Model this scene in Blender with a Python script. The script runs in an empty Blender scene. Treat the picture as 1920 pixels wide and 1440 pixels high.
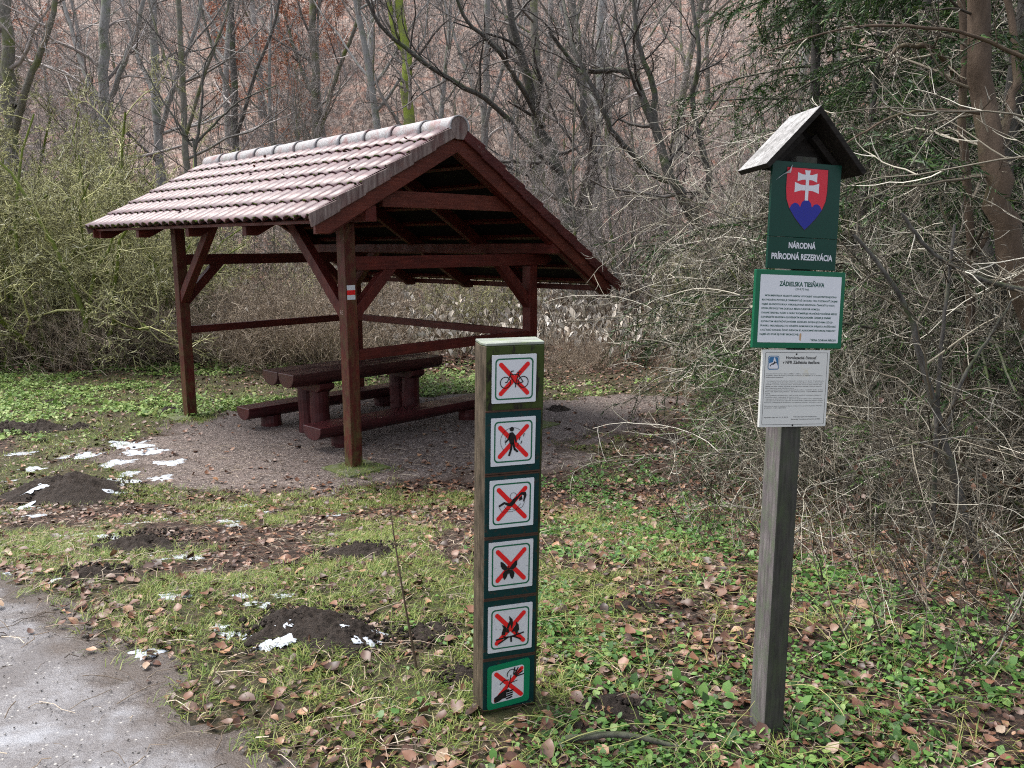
import bpy, bmesh, math, random
import numpy as np
from mathutils import Matrix, Vector
SC = bpy.context.scene
COL = SC.collection
# ------------------------------------------------------------------ camera, light, exposure
F_PX, HOR = 1530.0, 458.0
PITCH = math.atan((720 - HOR) / F_PX); ROLL = math.radians(0.2); CAM_Z = 1.65
cam = bpy.data.cameras.new('camera'); camo = bpy.data.objects.new('camera', cam); COL.objects.link(camo)
cam.sensor_width = 36; cam.lens = 36 * F_PX / 1920; cam.clip_start = 0.05; cam.clip_end = 600
camo.matrix_world = Matrix.Translation((0, 0, CAM_Z)) @ Matrix.Rotation(math.pi / 2 - PITCH, 4, 'X') @ Matrix.Rotation(-ROLL, 4, 'Z')
SC.camera = camo
SUN_EL, SUN_AZ = math.radians(64), math.radians(-70)      # azimuth from +Y (view direction), negative = left
world = bpy.data.worlds.new('World'); SC.world = world; world.use_nodes = True
wn = world.node_tree; wn.nodes.clear()
sky = wn.nodes.new('ShaderNodeTexSky'); sky.sky_type = 'NISHITA'; sky.sun_disc = False
sky.sun_elevation = SUN_EL; sky.sun_rotation = SUN_AZ; sky.dust_density = 3.0; sky.air_density = 1.0; sky.ozone_density = 1.0
hs = wn.nodes.new('ShaderNodeHueSaturation'); hs.inputs['Saturation'].default_value = 0.42
bg = wn.nodes.new('ShaderNodeBackground'); bg.inputs['Strength'].default_value = 0.15
wo = wn.nodes.new('ShaderNodeOutputWorld')
wn.links.new(sky.outputs[0], hs.inputs['Color']); wn.links.new(hs.outputs[0], bg.inputs[0]); wn.links.new(bg.outputs[0], wo.inputs[0])
sl = bpy.data.lights.new('sun', 'SUN'); sl.energy = 1.5; sl.angle = math.radians(35); sl.color = (1.0, 0.95, 0.88)
so = bpy.data.objects.new('sun', sl); COL.objects.link(so)
sd = Vector((math.sin(SUN_AZ) * math.cos(SUN_EL), math.cos(SUN_AZ) * math.cos(SUN_EL), math.sin(SUN_EL)))
so.rotation_euler = sd.to_track_quat('Z', 'Y').to_euler()
vs = SC.view_settings; vs.view_transform = 'Standard'; vs.look = 'None'; vs.gamma = 1; vs.exposure = 1.35
try:
    SC.cycles.max_bounces = 6; SC.cycles.diffuse_bounces = 2; SC.cycles.glossy_bounces = 2; SC.cycles.transmission_bounces = 2
    SC.cycles.pixel_filter_type = 'BLACKMAN_HARRIS'; SC.cycles.filter_width = 1.1; SC.cycles.use_denoising = False      # film-like grain instead of smeared twigs
    SC.cycles.caustics_reflective = False; SC.cycles.caustics_refractive = False
except Exception: pass
PI = math.pi
# ------------------------------------------------------------------ noise and terrain
def _hash(ix, iy, seed):
    h = (ix * 374761393 + iy * 668265263 + seed * 982451653) & 0xFFFFFFFF
    h = ((h ^ (h >> 13)) * 1274126177) & 0xFFFFFFFF
    return ((h ^ (h >> 16)) & 0xFFFF) / 65535.0
def vnoise(x, y, seed=0):
    x = np.asarray(x, float); y = np.asarray(y, float)
    ix = np.floor(x).astype(np.int64); iy = np.floor(y).astype(np.int64)
    fx = x - ix; fy = y - iy; fx = fx * fx * (3 - 2 * fx); fy = fy * fy * (3 - 2 * fy)
    a = _hash(ix, iy, seed); b = _hash(ix + 1, iy, seed); c = _hash(ix, iy + 1, seed); d = _hash(ix + 1, iy + 1, seed)
    return (a + (b - a) * fx) * (1 - fy) + (c + (d - c) * fx) * fy
def fbm(x, y, o=4, seed=0):
    t = 0; a = .5; s = 0
    for i in range(o):
        t = t + a * vnoise(np.asarray(x) * 2 ** i, np.asarray(y) * 2 ** i, seed + i); s += a; a *= .5
    return t / s
def sstep(a, b, x):
    t = np.clip((np.asarray(x, float) - a) / (b - a), 0, 1); return t * t * (3 - 2 * t)
def polydist(x, y, poly):            # signed distance, positive inside
    x = np.asarray(x, float); y = np.asarray(y, float); d = np.full(x.shape, 1e9); ins = np.zeros(x.shape, bool)
    n = len(poly)
    for i in range(n):
        ax, ay = poly[i]; bx, by = poly[(i + 1) % n]
        t = np.clip(((x - ax) * (bx - ax) + (y - ay) * (by - ay)) / ((bx - ax) ** 2 + (by - ay) ** 2), 0, 1)
        d = np.minimum(d, np.hypot(x - ax - t * (bx - ax), y - ay - t * (by - ay)))
        c = ((ay > y) != (by > y)); 
        with np.errstate(divide='ignore', invalid='ignore'):
            xi = (bx - ax) * (y - ay) / (by - ay + 1e-12) + ax
        ins ^= c & (x < xi)
    return np.where(ins, d, -d)
PAD = [(-4.65, 8.75), (-3.75, 7.75), (-2.7, 7.1), (-1.7, 6.9), (-.85, 7.45), (-.15, 7.55), (.55, 7.9), (1.05, 8.9), (1.9, 10.4), (3.0, 11.5),
       (2.6, 12.1), (.9, 11.9), (-.4, 12.2), (-2.2, 11.6), (-3.6, 10.9), (-4.5, 10.2), (-4.3, 9.6)]
def gbase(x, y):
    y = np.asarray(y, float); x = np.asarray(x, float)
    z = -0.6 * sstep(3.2, 7.4, y)
    yy = y - 25 - 1.6 * (fbm(x * .09 + 7, y * .09, 2, 5) - .5) * 4
    hill = .60 * 3.2 * np.log1p(np.exp(np.clip(yy / 3.2, -30, 30))) + np.where(yy > 96, .6 * (yy - 96), 0)
    return z + hill
def path_s(x, y): return (1.55 * np.asarray(x) + 1.78 * np.asarray(y) - 2.95) / 2.36 - .10 + (fbm(np.asarray(x) * 1.6, np.asarray(y) * 1.6, 2, 3) - .5) * .22 + (fbm(np.asarray(x) * 9, np.asarray(y) * 9, 3, 33) - .5) * .22
def pad_s(x, y): return polydist(x, y, PAD) + (fbm(np.asarray(x) * 1.7, np.asarray(y) * 1.7, 3, 9) - .5) * 1.0 + (fbm(np.asarray(x) * 6, np.asarray(y) * 6, 3, 19) - .5) * .8
def gz(x, y):
    x = np.asarray(x, float); y = np.asarray(y, float)
    amp = .022 + .05 * sstep(12, 16, y) + .35 * sstep(22, 34, y)
    lump = (fbm(x * 2.6, y * 2.6, 4, 1) - .5) * 2
    flat = np.clip(np.maximum(sstep(.3, -.25, path_s(x, y)), sstep(-.5, .3, pad_s(x, y))), 0, .9)
    return gbase(x, y) + amp * lump * (1 - flat) * np.where(y > 20, .6 + .8 * fbm(x * .2, y * .2, 2, 4), 1)
def gz1(x, y): return float(gz(np.array([x]), np.array([y]))[0])
def ray(px, py):
    u = (px - 960) / F_PX; v = -(py - 720) / F_PX; c, s = math.cos(ROLL), math.sin(ROLL)
    u, v = u * c + v * s, -u * s + v * c
    return np.array([u, math.cos(PITCH) + v * math.sin(PITCH), -math.sin(PITCH) + v * math.cos(PITCH)])
def wp(px, py, Y):                   # the point at depth Y that the photo shows at (px, py)
    d = ray(px, py); return np.array([0, 0, CAM_Z]) + d * (Y / d[1])
def at(px, py):                      # ground point
    d = ray(px, py); lo, hi = 1.0, 60.0
    for _ in range(40):
        m = (lo + hi) / 2; p = np.array([0, 0, CAM_Z]) + d * (m / d[1])
        if p[2] > float(gbase(p[0], p[1])): lo = m
        else: hi = m
    return np.array([p[0], p[1], gz1(p[0], p[1])])
# ------------------------------------------------------------------ object helpers
def tag(o, label=None, cat=None, group=None, kind=None):
    if label: o['label'] = label
    if cat: o['category'] = cat
    if group: o['group'] = group
    if kind: o['kind'] = kind
    return o
def empty(name, loc=(0, 0, 0), rz=0, label=None, cat=None, group=None):
    o = bpy.data.objects.new(name, None); COL.objects.link(o); o.location = loc; o.rotation_euler = (0, 0, rz); o.empty_display_size = .1
    return tag(o, label, cat, group)
def link(name, me, mat=None, parent=None, smooth=False, bevel=0):
    if mat is not None:
        for m in (mat if isinstance(mat, (list, tuple)) else [mat]): me.materials.append(m)
    if smooth: me.polygons.foreach_set('use_smooth', np.ones(len(me.polygons), bool))
    o = bpy.data.objects.new(name, me); COL.objects.link(o)
    if parent is not None: o.parent = parent
    if bevel:
        b = o.modifiers.new('bevel', 'BEVEL'); b.width = bevel; b.segments = 2; b.limit_method = 'ANGLE'; b.angle_limit = math.radians(40)
    return o
def np_mesh(name, V, Q=None, T=None, mi=None):
    V = np.asarray(V, np.float32).reshape(-1, 3); me = bpy.data.meshes.new(name)
    me.vertices.add(len(V)); me.vertices.foreach_set('co', V.ravel())
    loops = []; starts = []; n = 0
    if Q is not None and len(Q): Q = np.asarray(Q, np.int32).reshape(-1, 4); loops.append(Q.ravel()); starts.append(np.arange(len(Q)) * 4); n = len(Q) * 4
    if T is not None and len(T): T = np.asarray(T, np.int32).reshape(-1, 3); loops.append(T.ravel()); starts.append(n + np.arange(len(T)) * 3)
    L = np.concatenate(loops); S = np.concatenate(starts)
    me.loops.add(len(L)); me.loops.foreach_set('vertex_index', L.astype(np.int32))
    me.polygons.add(len(S)); me.polygons.foreach_set('loop_start', S.astype(np.int32))
    if mi is not None: me.polygons.foreach_set('material_index', np.asarray(mi, np.int32))
    me.update(calc_edges=True)
    return me
class MB:
    def __init__(s): s.v = []; s.f = []; s.m = []
    def add(s, V, F, m=0):
        b = len(s.v); s.v += [tuple(p) for p in V]; s.f += [tuple(b + i for i in f) for f in F]; s.m += [m] * len(F); return s
    def hexa(s, c, m=0): return s.add(c, [(0, 3, 2, 1), (4, 5, 6, 7), (0, 1, 5, 4), (1, 2, 6, 5), (2, 3, 7, 6), (3, 0, 4, 7)], m)
    def box(s, a, b, m=0):
        (x0, y0, z0), (x1, y1, z1) = a, b
        return s.hexa([(x0, y0, z0), (x1, y0, z0), (x1, y1, z0), (x0, y1, z0), (x0, y0, z1), (x1, y0, z1), (x1, y1, z1), (x0, y1, z1)], m)
    def prism(s, poly, fn, m=0):         # poly of 2D points, fn(p, t) -> 3D for t = 0, 1
        n = len(poly); V = [fn(p, 0) for p in poly] + [fn(p, 1) for p in poly]
        F = [tuple(range(n))[::-1], tuple(range(n, 2 * n))] + [(i, (i + 1) % n, n + (i + 1) % n, n + i) for i in range(n)]
        return s.add(V, F, m)
    def flat(s, poly, fn, m=0): return s.add([fn(p) for p in poly], [tuple(range(len(poly)))], m)
    def bar(s, p, q, w, h, up=(0, 0, 1), m=0):
        p = Vector(p); q = Vector(q); d = (q - p).normalized(); sx = d.cross(Vector(up)).normalized(); u = sx.cross(d)
        c = []
        for e in (p, q): c += [e - sx * w / 2 - u * h / 2, e + sx * w / 2 - u * h / 2, e + sx * w / 2 + u * h / 2, e - sx * w / 2 + u * h / 2]
        return s.hexa(c, m)
    def tube(s, pts, rad, k=8, m=0, caps=True):
        pts = np.asarray(pts, float); V, Q = tubes(pts[None], np.asarray(rad, float)[None] * np.ones((1, len(pts))), k)
        F = [tuple(q) for q in Q]
        if caps: n = len(pts); F += [tuple(range(k))[::-1], tuple(range((n - 1) * k, n * k))]
        return s.add(V, F, m)
    def build(s, name, mat=None, parent=None, smooth=False, bevel=0, fix=False):
        me = bpy.data.meshes.new(name); me.from_pydata(s.v, [], s.f); me.polygons.foreach_set('material_index', s.m); me.update()
        if fix:
            b = bmesh.new(); b.from_mesh(me); bmesh.ops.recalc_face_normals(b, faces=b.faces); b.to_mesh(me); b.free()
        return link(name, me, mat, parent, smooth, bevel)
def tubes(P, R, k):
    N, n, _ = P.shape
    T = np.empty_like(P); T[:, 1:-1] = P[:, 2:] - P[:, :-2]; T[:, 0] = P[:, 1] - P[:, 0]; T[:, -1] = P[:, -1] - P[:, -2]
    T /= np.linalg.norm(T, axis=2, keepdims=True) + 1e-9
    m = T.mean(axis=1); ref = np.where(np.abs(m[:, 2:3]) > .75, np.array([[1., 0.13, 0]]), np.array([[.1, 0, 1.]]))
    X = np.cross(T, ref[:, None, :]); X /= np.linalg.norm(X, axis=2, keepdims=True) + 1e-9; Y = np.cross(T, X)
    a = np.arange(k) * 2 * PI / k
    V = P[:, :, None] + R[:, :, None, None] * (X[:, :, None] * np.cos(a)[None, None, :, None] + Y[:, :, None] * np.sin(a)[None, None, :, None])
    base = (np.arange(N) * n * k)[:, None, None] + (np.arange(n - 1) * k)[None, :, None]
    j = np.arange(k)[None, None, :]; j2 = (j + 1) % k
    Q = np.stack([base + j, base + j2, base + k + j2, base + k + j], axis=-1).reshape(-1, 4)
    return V.reshape(-1, 3), Q
class NB:                                # numpy builder: tubes and scattered templates
    def __init__(s): s.V = []; s.Q = []; s.T = []; s.n = 0
    def tubes(s, P, R, k):
        V, Q = tubes(P, R, k); s.V.append(V); s.Q.append(Q + s.n); s.n += len(V)
    def raw(s, V, Q=None, T=None):
        V = np.asarray(V).reshape(-1, 3); s.V.append(V)
        if Q is not None and len(Q): s.Q.append(np.asarray(Q).reshape(-1, 4) + s.n)
        if T is not None and len(T): s.T.append(np.asarray(T).reshape(-1, 3) + s.n)
        s.n += len(V)
    def mesh(s, name): return np_mesh(name, np.concatenate(s.V), np.concatenate(s.Q) if s.Q else None, np.concatenate(s.T) if s.T else None)
    def build(s, name, mat, parent=None, smooth=False): return link(name, s.mesh(name), mat, parent, smooth)
def rotm(yaw, pitch, roll):
    cy, sy, cp, sp, cr, sr = np.cos(yaw), np.sin(yaw), np.cos(pitch), np.sin(pitch), np.cos(roll), np.sin(roll)
    return np.stack([np.stack([cy * cp, cy * sp * sr - sy * cr, cy * sp * cr + sy * sr], -1),
                     np.stack([sy * cp, sy * sp * sr + cy * cr, sy * sp * cr - cy * sr], -1),
                     np.stack([-sp, cp * sr, cp * cr], -1)], -2)
def scatter(nb, tv, tq, tt, pos, yaw, pitch, roll, scale):
    tv = np.asarray(tv, float); n = len(tv); N = len(pos)
    V = np.einsum('nij,vj->nvi', rotm(yaw, pitch, roll), tv) * np.asarray(scale)[:, None, None] + pos[:, None]
    off = (np.arange(N) * n)[:, None, None]
    nb.raw(V, (np.asarray(tq)[None] + off) if tq is not None and len(tq) else None, (np.asarray(tt)[None] + off) if tt is not None and len(tt) else None)
def copy_tree(o, parent=None):
    c = o.copy(); COL.objects.link(c)
    if parent is not None: c.parent = parent
    for ch in list(o.children): copy_tree(ch, c)
    return c
# ------------------------------------------------------------------ materials
def newmat(name):
    m = bpy.data.materials.new(name); m.use_nodes = True; nt = m.node_tree; nt.nodes.clear()
    out = nt.nodes.new('ShaderNodeOutputMaterial'); p = nt.nodes.new('ShaderNodeBsdfPrincipled'); nt.links.new(p.outputs[0], out.inputs[0])
    return m, nt, p
def N(nt, t, ins=None, **kw):
    n = nt.nodes.new(t)
    for k, v in kw.items(): setattr(n, k, v)
    for k, v in (ins or {}).items():
        if isinstance(v, bpy.types.NodeSocket): nt.links.new(v, n.inputs[k])
        else: n.inputs[k].default_value = v
    return n
def ramp(nt, fac, stops, interp='LINEAR'):
    r = nt.nodes.new('ShaderNodeValToRGB'); r.color_ramp.interpolation = interp; e = r.color_ramp.elements
    while len(e) > 1: e.remove(e[-1])
    e[0].position = stops[0][0]; e[0].color = (*stops[0][1], 1)
    for p, c in stops[1:]: x = e.new(p); x.color = (*c, 1)
    nt.links.new(fac, r.inputs[0]); return r.outputs[0]
def vec(nt, scale=(1, 1, 1), src='Object', world=False):
    if world: o = N(nt, 'ShaderNodeNewGeometry').outputs['Position']
    else: o = N(nt, 'ShaderNodeTexCoord').outputs[src]
    return N(nt, 'ShaderNodeMapping', {'Vector': o, 'Scale': scale}).outputs[0]
def noise(nt, v, scale, detail=5, rough=.6, dist=0): return N(nt, 'ShaderNodeTexNoise', {'Vector': v, 'Scale': scale, 'Detail': detail, 'Roughness': rough, 'Distortion': dist}).outputs[0]
def mix(nt, f, a, b, mode='MIX'):
    n = nt.nodes.new('ShaderNodeMix'); n.data_type = 'RGBA'; n.blend_type = mode
    for k, v in ((0, f), (6, a), (7, b)):
        if isinstance(v, bpy.types.NodeSocket): nt.links.new(v, n.inputs[k])
        else: n.inputs[k].default_value = v if k == 0 else (*v, 1)
    return n.outputs[2]
def mrange(nt, v, a, b, c=0., d=1.): return N(nt, 'ShaderNodeMapRange', {0: v, 1: a, 2: b, 3: c, 4: d}).outputs[0]
def bump(nt, p, h, strength=.5, dist=.02):
    b = N(nt, 'ShaderNodeBump', {'Height': h, 'Strength': strength, 'Distance': dist}); nt.links.new(b.outputs[0], p.inputs['Normal'])
def setc(nt, p, c, rough=.6, spec=.5):
    if isinstance(c, bpy.types.NodeSocket): nt.links.new(c, p.inputs['Base Color'])
    else: p.inputs['Base Color'].default_value = (*c, 1)
    if isinstance(rough, bpy.types.NodeSocket): nt.links.new(rough, p.inputs['Roughness'])
    else: p.inputs['Roughness'].default_value = rough
    p.inputs['Specular IOR Level'].default_value = spec
def simple(name, c, rough=.6, spec=.22, var=.15, scale=20):
    m, nt, p = newmat(name); n = noise(nt, vec(nt), scale)
    setc(nt, p, mix(nt, n, tuple(x * (1 - var) for x in c), tuple(min(1, x * (1 + var)) for x in c)), rough, spec); return m
def wood(name, c0, c1, moss=None, mossamt=.5, axis=2, rough=.5, spec=.4, scale=9, lowmoss=None):
    m, nt, p = newmat(name); s = [1, 1, 1]; s[axis] = .08; v = vec(nt, s)
    n1 = noise(nt, v, scale * 5, 6, .65); n2 = noise(nt, vec(nt), scale * .5, 4)
    c = mix(nt, mrange(nt, n1, .32, .68), tuple(x * .8 for x in c0), tuple(x * 1.12 for x in c1)); c = mix(nt, mrange(nt, n2, .35, .7, 0, .65), c, tuple(x * .5 for x in c0))
    if moss is not None:
        n3 = noise(nt, vec(nt, tuple(.5 if i == axis else 1 for i in range(3))), scale * 1.6, 6, .7)
        f = mrange(nt, n3, 1 - mossamt - .1, 1 - mossamt + .12)
        if lowmoss:
            zz = N(nt, 'ShaderNodeSeparateXYZ', {0: vec(nt)}).outputs[2]
            f = N(nt, 'ShaderNodeMath', {0: f, 1: mrange(nt, zz, lowmoss[0], lowmoss[1], 1, lowmoss[2])}, operation='MULTIPLY').outputs[0]
        c = mix(nt, f, c, moss)
    setc(nt, p, c, mrange(nt, n2, .3, .7, rough - .12, rough + .15), spec); bump(nt, p, n1, .5, .004); return m
def island(name, stops, rough=.6, spec=.3, vary=.0, trans=0):
    m, nt, p = newmat(name); r = N(nt, 'ShaderNodeNewGeometry').outputs['Random Per Island']
    c = ramp(nt, r, stops)
    n = noise(nt, vec(nt, world=True), 55, 3); c = mix(nt, mrange(nt, n, .3, .7, 0, .35), c, tuple(x * .6 for x in stops[len(stops) // 2][1]))
    setc(nt, p, c, rough, spec)
    if trans:
        t = N(nt, 'ShaderNodeBsdfTranslucent', {'Color': c}); ms = N(nt, 'ShaderNodeMixShader', {0: trans, 1: p.outputs[0], 2: t.outputs[0]})
        nt.links.new(ms.outputs[0], nt.nodes['Material Output'].inputs[0])
    return m
def bark(name, c0, c1, moss, mossamt, scale=3., topmoss=0.):
    m, nt, p = newmat(name); v = vec(nt, (1, 1, .35)); n1 = noise(nt, v, scale * 7, 6, .7); n2 = noise(nt, vec(nt), scale * .9, 4, .6)
    c = mix(nt, mrange(nt, n1, .3, .7), c0, c1); c = mix(nt, mrange(nt, n2, 1 - mossamt - .12, 1 - mossamt + .1), c, moss)
    if topmoss:
        nz = N(nt, 'ShaderNodeSeparateXYZ', {0: N(nt, 'ShaderNodeNewGeometry').outputs['Normal']}).outputs[2]
        c = mix(nt, mrange(nt, nz, .1, .8, 0, topmoss), c, moss)
    setc(nt, p, c, .75, .25); bump(nt, p, n1, .7, .02); return m

RED = wood('stained_red_timber', (.066, .0105, .008), (.108, .019, .0135), axis=2, rough=.48, spec=.25)
RED_X = wood('stained_red_timber_across', (.066, .0105, .008), (.11, .02, .014), axis=0, rough=.48, spec=.25)
RED_Y = wood('stained_red_timber_along', (.066, .0105, .008), (.108, .019, .0135), axis=1, rough=.48, spec=.25)
RED_POST = wood('weathered_red_post', (.07, .012, .0095), (.112, .022, .016), moss=(.085, .085, .03), mossamt=.48, axis=2, rough=.5, spec=.25, lowmoss=(.05, .75, .40))
DARKRED = wood('dark_wet_red_log', (.045, .009, .011), (.075, .017, .018), axis=0, rough=.34, spec=.4)
DARKRED_Z = wood('dark_wet_red_leg', (.045, .009, .010), (.075, .016, .016), axis=2, rough=.45, spec=.25)
TABLETOP = wood('dark_wet_table_plank', (.042, .012, .012), (.075, .026, .024), axis=0, rough=.36, spec=.4)
BARGE = wood('red_barge_board', (.09, .020, .013), (.14, .034, .022), axis=0, rough=.5, spec=.25)
def tile_mat():
    m, nt, p = newmat('wet_mauve_roof_tile'); v = vec(nt); n1 = noise(nt, v, 3.2, 5, .65); n2 = noise(nt, v, 38, 5, .7); n3 = noise(nt, vec(nt, (.4, 2.2, 1)), 6, 3)
    c = mix(nt, n1, (.062, .026, .030), (.125, .064, .073)); c = mix(nt, mrange(nt, n3, .48, .68, 0, .7), c, (.12, .034, .036)); c = mix(nt, mrange(nt, n2, .6, .75, 0, .5), c, (.045, .03, .028))
    setc(nt, p, c, mrange(nt, n2, .3, .7, .3, .5), .6); bump(nt, p, n2, .25, .003); return m
TILE = tile_mat()
def verge_mat():
    m, nt, p = newmat('weathered_verge_tile'); n1 = noise(nt, vec(nt, (5, 5, .7)), 6, 5, .7); n2 = noise(nt, vec(nt), 2.6, 4)
    c = mix(nt, mrange(nt, n1, .35, .68), (.085, .048, .044), (.26, .20, .18)); c = mix(nt, mrange(nt, n2, .5, .7, 0, .6), c, (.13, .038, .034))
    setc(nt, p, c, .62, .3); bump(nt, p, n1, .3, .003); return m
VERGE = verge_mat()
VERGE_R = wood('red_verge_tile', (.07, .015, .014), (.11, .027, .025), moss=(.15, .11, .1), mossamt=.32, axis=0, rough=.5, spec=.25)
def ridge_mat():
    m, nt, p = newmat('frosted_ridge_tile'); n1 = noise(nt, vec(nt), 7, 6, .7); n2 = noise(nt, vec(nt), 60, 4, .7); n3 = noise(nt, vec(nt), 2, 3)
    c = mix(nt, mrange(nt, n2, .35, .65), (.20, .185, .185), (.42, .425, .43)); c = mix(nt, mrange(nt, n1, .48, .66, 0, .9), c, (.24, .13, .125)); c = mix(nt, mrange(nt, n3, .6, .75, 0, .8), c, (.16, .17, .11))
    setc(nt, p, c, .6, .4); bump(nt, p, n2, .4, .004); return m
RIDGE = ridge_mat()
MOSS = island('moss_clump', [(0, (.012, .016, .008)), (.5, (.03, .045, .012)), (1, (.09, .12, .02))], .9, .1)
CONC = wood('mossy_concrete', (.15, .14, .12), (.24, .23, .20), moss=(.09, .11, .03), mossamt=.6, axis=2, rough=.8, scale=6)
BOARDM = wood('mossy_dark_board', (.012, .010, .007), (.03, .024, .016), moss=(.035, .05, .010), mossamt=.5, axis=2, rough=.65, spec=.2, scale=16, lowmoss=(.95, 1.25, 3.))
BOARDS = wood('weathered_lit_board_side', (.045, .034, .023), (.15, .115, .078), moss=(.03, .03, .015), mossamt=.38, axis=2, rough=.75, spec=.2, scale=22)  # weathered, and painted lighter than the front for light from the left
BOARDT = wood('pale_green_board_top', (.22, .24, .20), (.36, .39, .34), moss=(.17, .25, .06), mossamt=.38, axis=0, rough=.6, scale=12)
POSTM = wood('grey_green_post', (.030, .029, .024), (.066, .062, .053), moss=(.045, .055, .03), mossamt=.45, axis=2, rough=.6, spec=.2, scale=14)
POSTL = wood('violet_grey_lit_post_side', (.095, .082, .084), (.19, .17, .168), moss=(.10, .12, .08), mossamt=.45, axis=2, rough=.65, spec=.25, scale=16)  # lit left face put into the colour: lighter than the post front
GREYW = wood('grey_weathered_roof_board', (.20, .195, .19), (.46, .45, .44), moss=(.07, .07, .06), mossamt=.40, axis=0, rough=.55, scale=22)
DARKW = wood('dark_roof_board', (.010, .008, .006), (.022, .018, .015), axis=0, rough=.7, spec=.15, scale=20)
def dirty(name, c, dirt=(.16, .12, .08), amt=.3, rough=.4, scale=26, spec=.18):
    m, nt, p = newmat(name); n = noise(nt, vec(nt), scale, 6, .75); n2 = noise(nt, vec(nt), 5, 3)
    k = mix(nt, mrange(nt, n, 1 - amt - .02, 1 - amt + .1, 0, .75), c, dirt); k = mix(nt, mrange(nt, n2, .4, .7, 0, .12), k, tuple(x * .7 for x in c))
    setc(nt, p, k, rough, spec); return m
WHITE = dirty('white_sign_enamel', (.56, .57, .59), amt=.26); WHITE_D = dirty('stained_white_enamel', (.53, .53, .545), (.10, .08, .06), .40, scale=60)
SRED = dirty('sign_red', (.62, .018, .018), (.2, .02, .02), .25); SBLACK = simple('sign_black', (.012, .012, .012), .4)
SGREEN = simple('sign_border_green', (.01, .10, .05), .4); PANEL = dirty('dark_teal_panel', (.004, .028, .028), (.06, .03, .018), .42, .4, 34)
RUST = simple('rusty_edge', (.05, .026, .017), .8, .2, .5, 60)
GREEN = dirty('bright_green_enamel', (.006, .16, .07), (.02, .05, .03), .30, .35, 40)
EGREEN = dirty('emblem_sign_green', (.003, .036, .024), (.005, .055, .036), .3, .34, 8); FGREEN = simple('frame_green', (.004, .095, .045), .3)
ERED = simple('emblem_red', (.50, .016, .032), .3, var=.08); EBLUE = simple('emblem_blue', (.008, .012, .20), .3, var=.08); EWHITE = simple('emblem_white', (.56, .56, .59), .3, var=.04)
TGREEN = simple('text_green', (.01, .07, .05), .4); TBLACK = simple('text_black', (.025, .025, .025), .4); CREAM = dirty('cream_notice_sheet', (.53, .53, .50), (.46, .40, .22), .33, .4, 7)
SBLUE = simple('notice_blue', (.03, .12, .25), .4)
exec_ready = True
def ground_mat():
    m, nt, p = newmat('soil_and_leaf_litter'); v = vec(nt, world=True)
    gr = N(nt, 'ShaderNodeAttribute', attribute_name='grass').outputs['Fac']; hl = N(nt, 'ShaderNodeAttribute', attribute_name='hill').outputs['Fac']
    vo = N(nt, 'ShaderNodeTexVoronoi', {'Vector': v, 'Scale': 34.0, 'Randomness': 1.0}); vo2 = N(nt, 'ShaderNodeTexVoronoi', {'Vector': v, 'Scale': 6.5, 'Randomness': 1.0})
    n1 = noise(nt, v, 9, 6, .7); n2 = noise(nt, v, 1.3, 4); n3 = noise(nt, v, 90, 5, .75)
    r1 = N(nt, 'ShaderNodeSeparateColor', {0: vo.outputs['Color']}).outputs[0]; r2 = N(nt, 'ShaderNodeSeparateColor', {0: vo2.outputs['Color']}).outputs[0]
    soil = mix(nt, n1, (.020, .014, .011), (.085, .060, .047))
    leaf = ramp(nt, r1, [(0, (.03, .02, .016)), (.35, (.11, .06, .042)), (.6, (.20, .11, .072)), (.8, (.16, .11, .09)), (1, (.30, .20, .14))])
    near = mix(nt, mrange(nt, noise(nt, v, 22, 5, .75), .42, .58), soil, leaf); near = mix(nt, mrange(nt, n3, .35, .6, .7, 0), near, (.014, .010, .008))
    near = mix(nt, N(nt, 'ShaderNodeMath', {0: gr, 1: mrange(nt, n2, .3, .65, .25, .8)}, operation='MULTIPLY').outputs[0], near, (.085, .105, .030))
    hleaf = ramp(nt, r2, [(0, (.09, .07, .058)), (.3, (.26, .19, .158)), (.6, (.42, .315, .265)), (1, (.60, .49, .42))])
    hc = mix(nt, mrange(nt, n1, .35, .7, 0, .7), hleaf, (.115, .085, .068)); hc = mix(nt, mrange(nt, n2, .50, .68, 0, .75), hc, (.36, .165, .11))
    setc(nt, p, mix(nt, hl, near, hc), mrange(nt, n1, .3, .7, .6, .9), .25)
    h = N(nt, 'ShaderNodeMath', {0: n3, 1: N(nt, 'ShaderNodeMath', {0: r1, 1: .6}, operation='MULTIPLY').outputs[0]}, operation='ADD').outputs[0]
    bump(nt, p, h, .9, .03); return m
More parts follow.
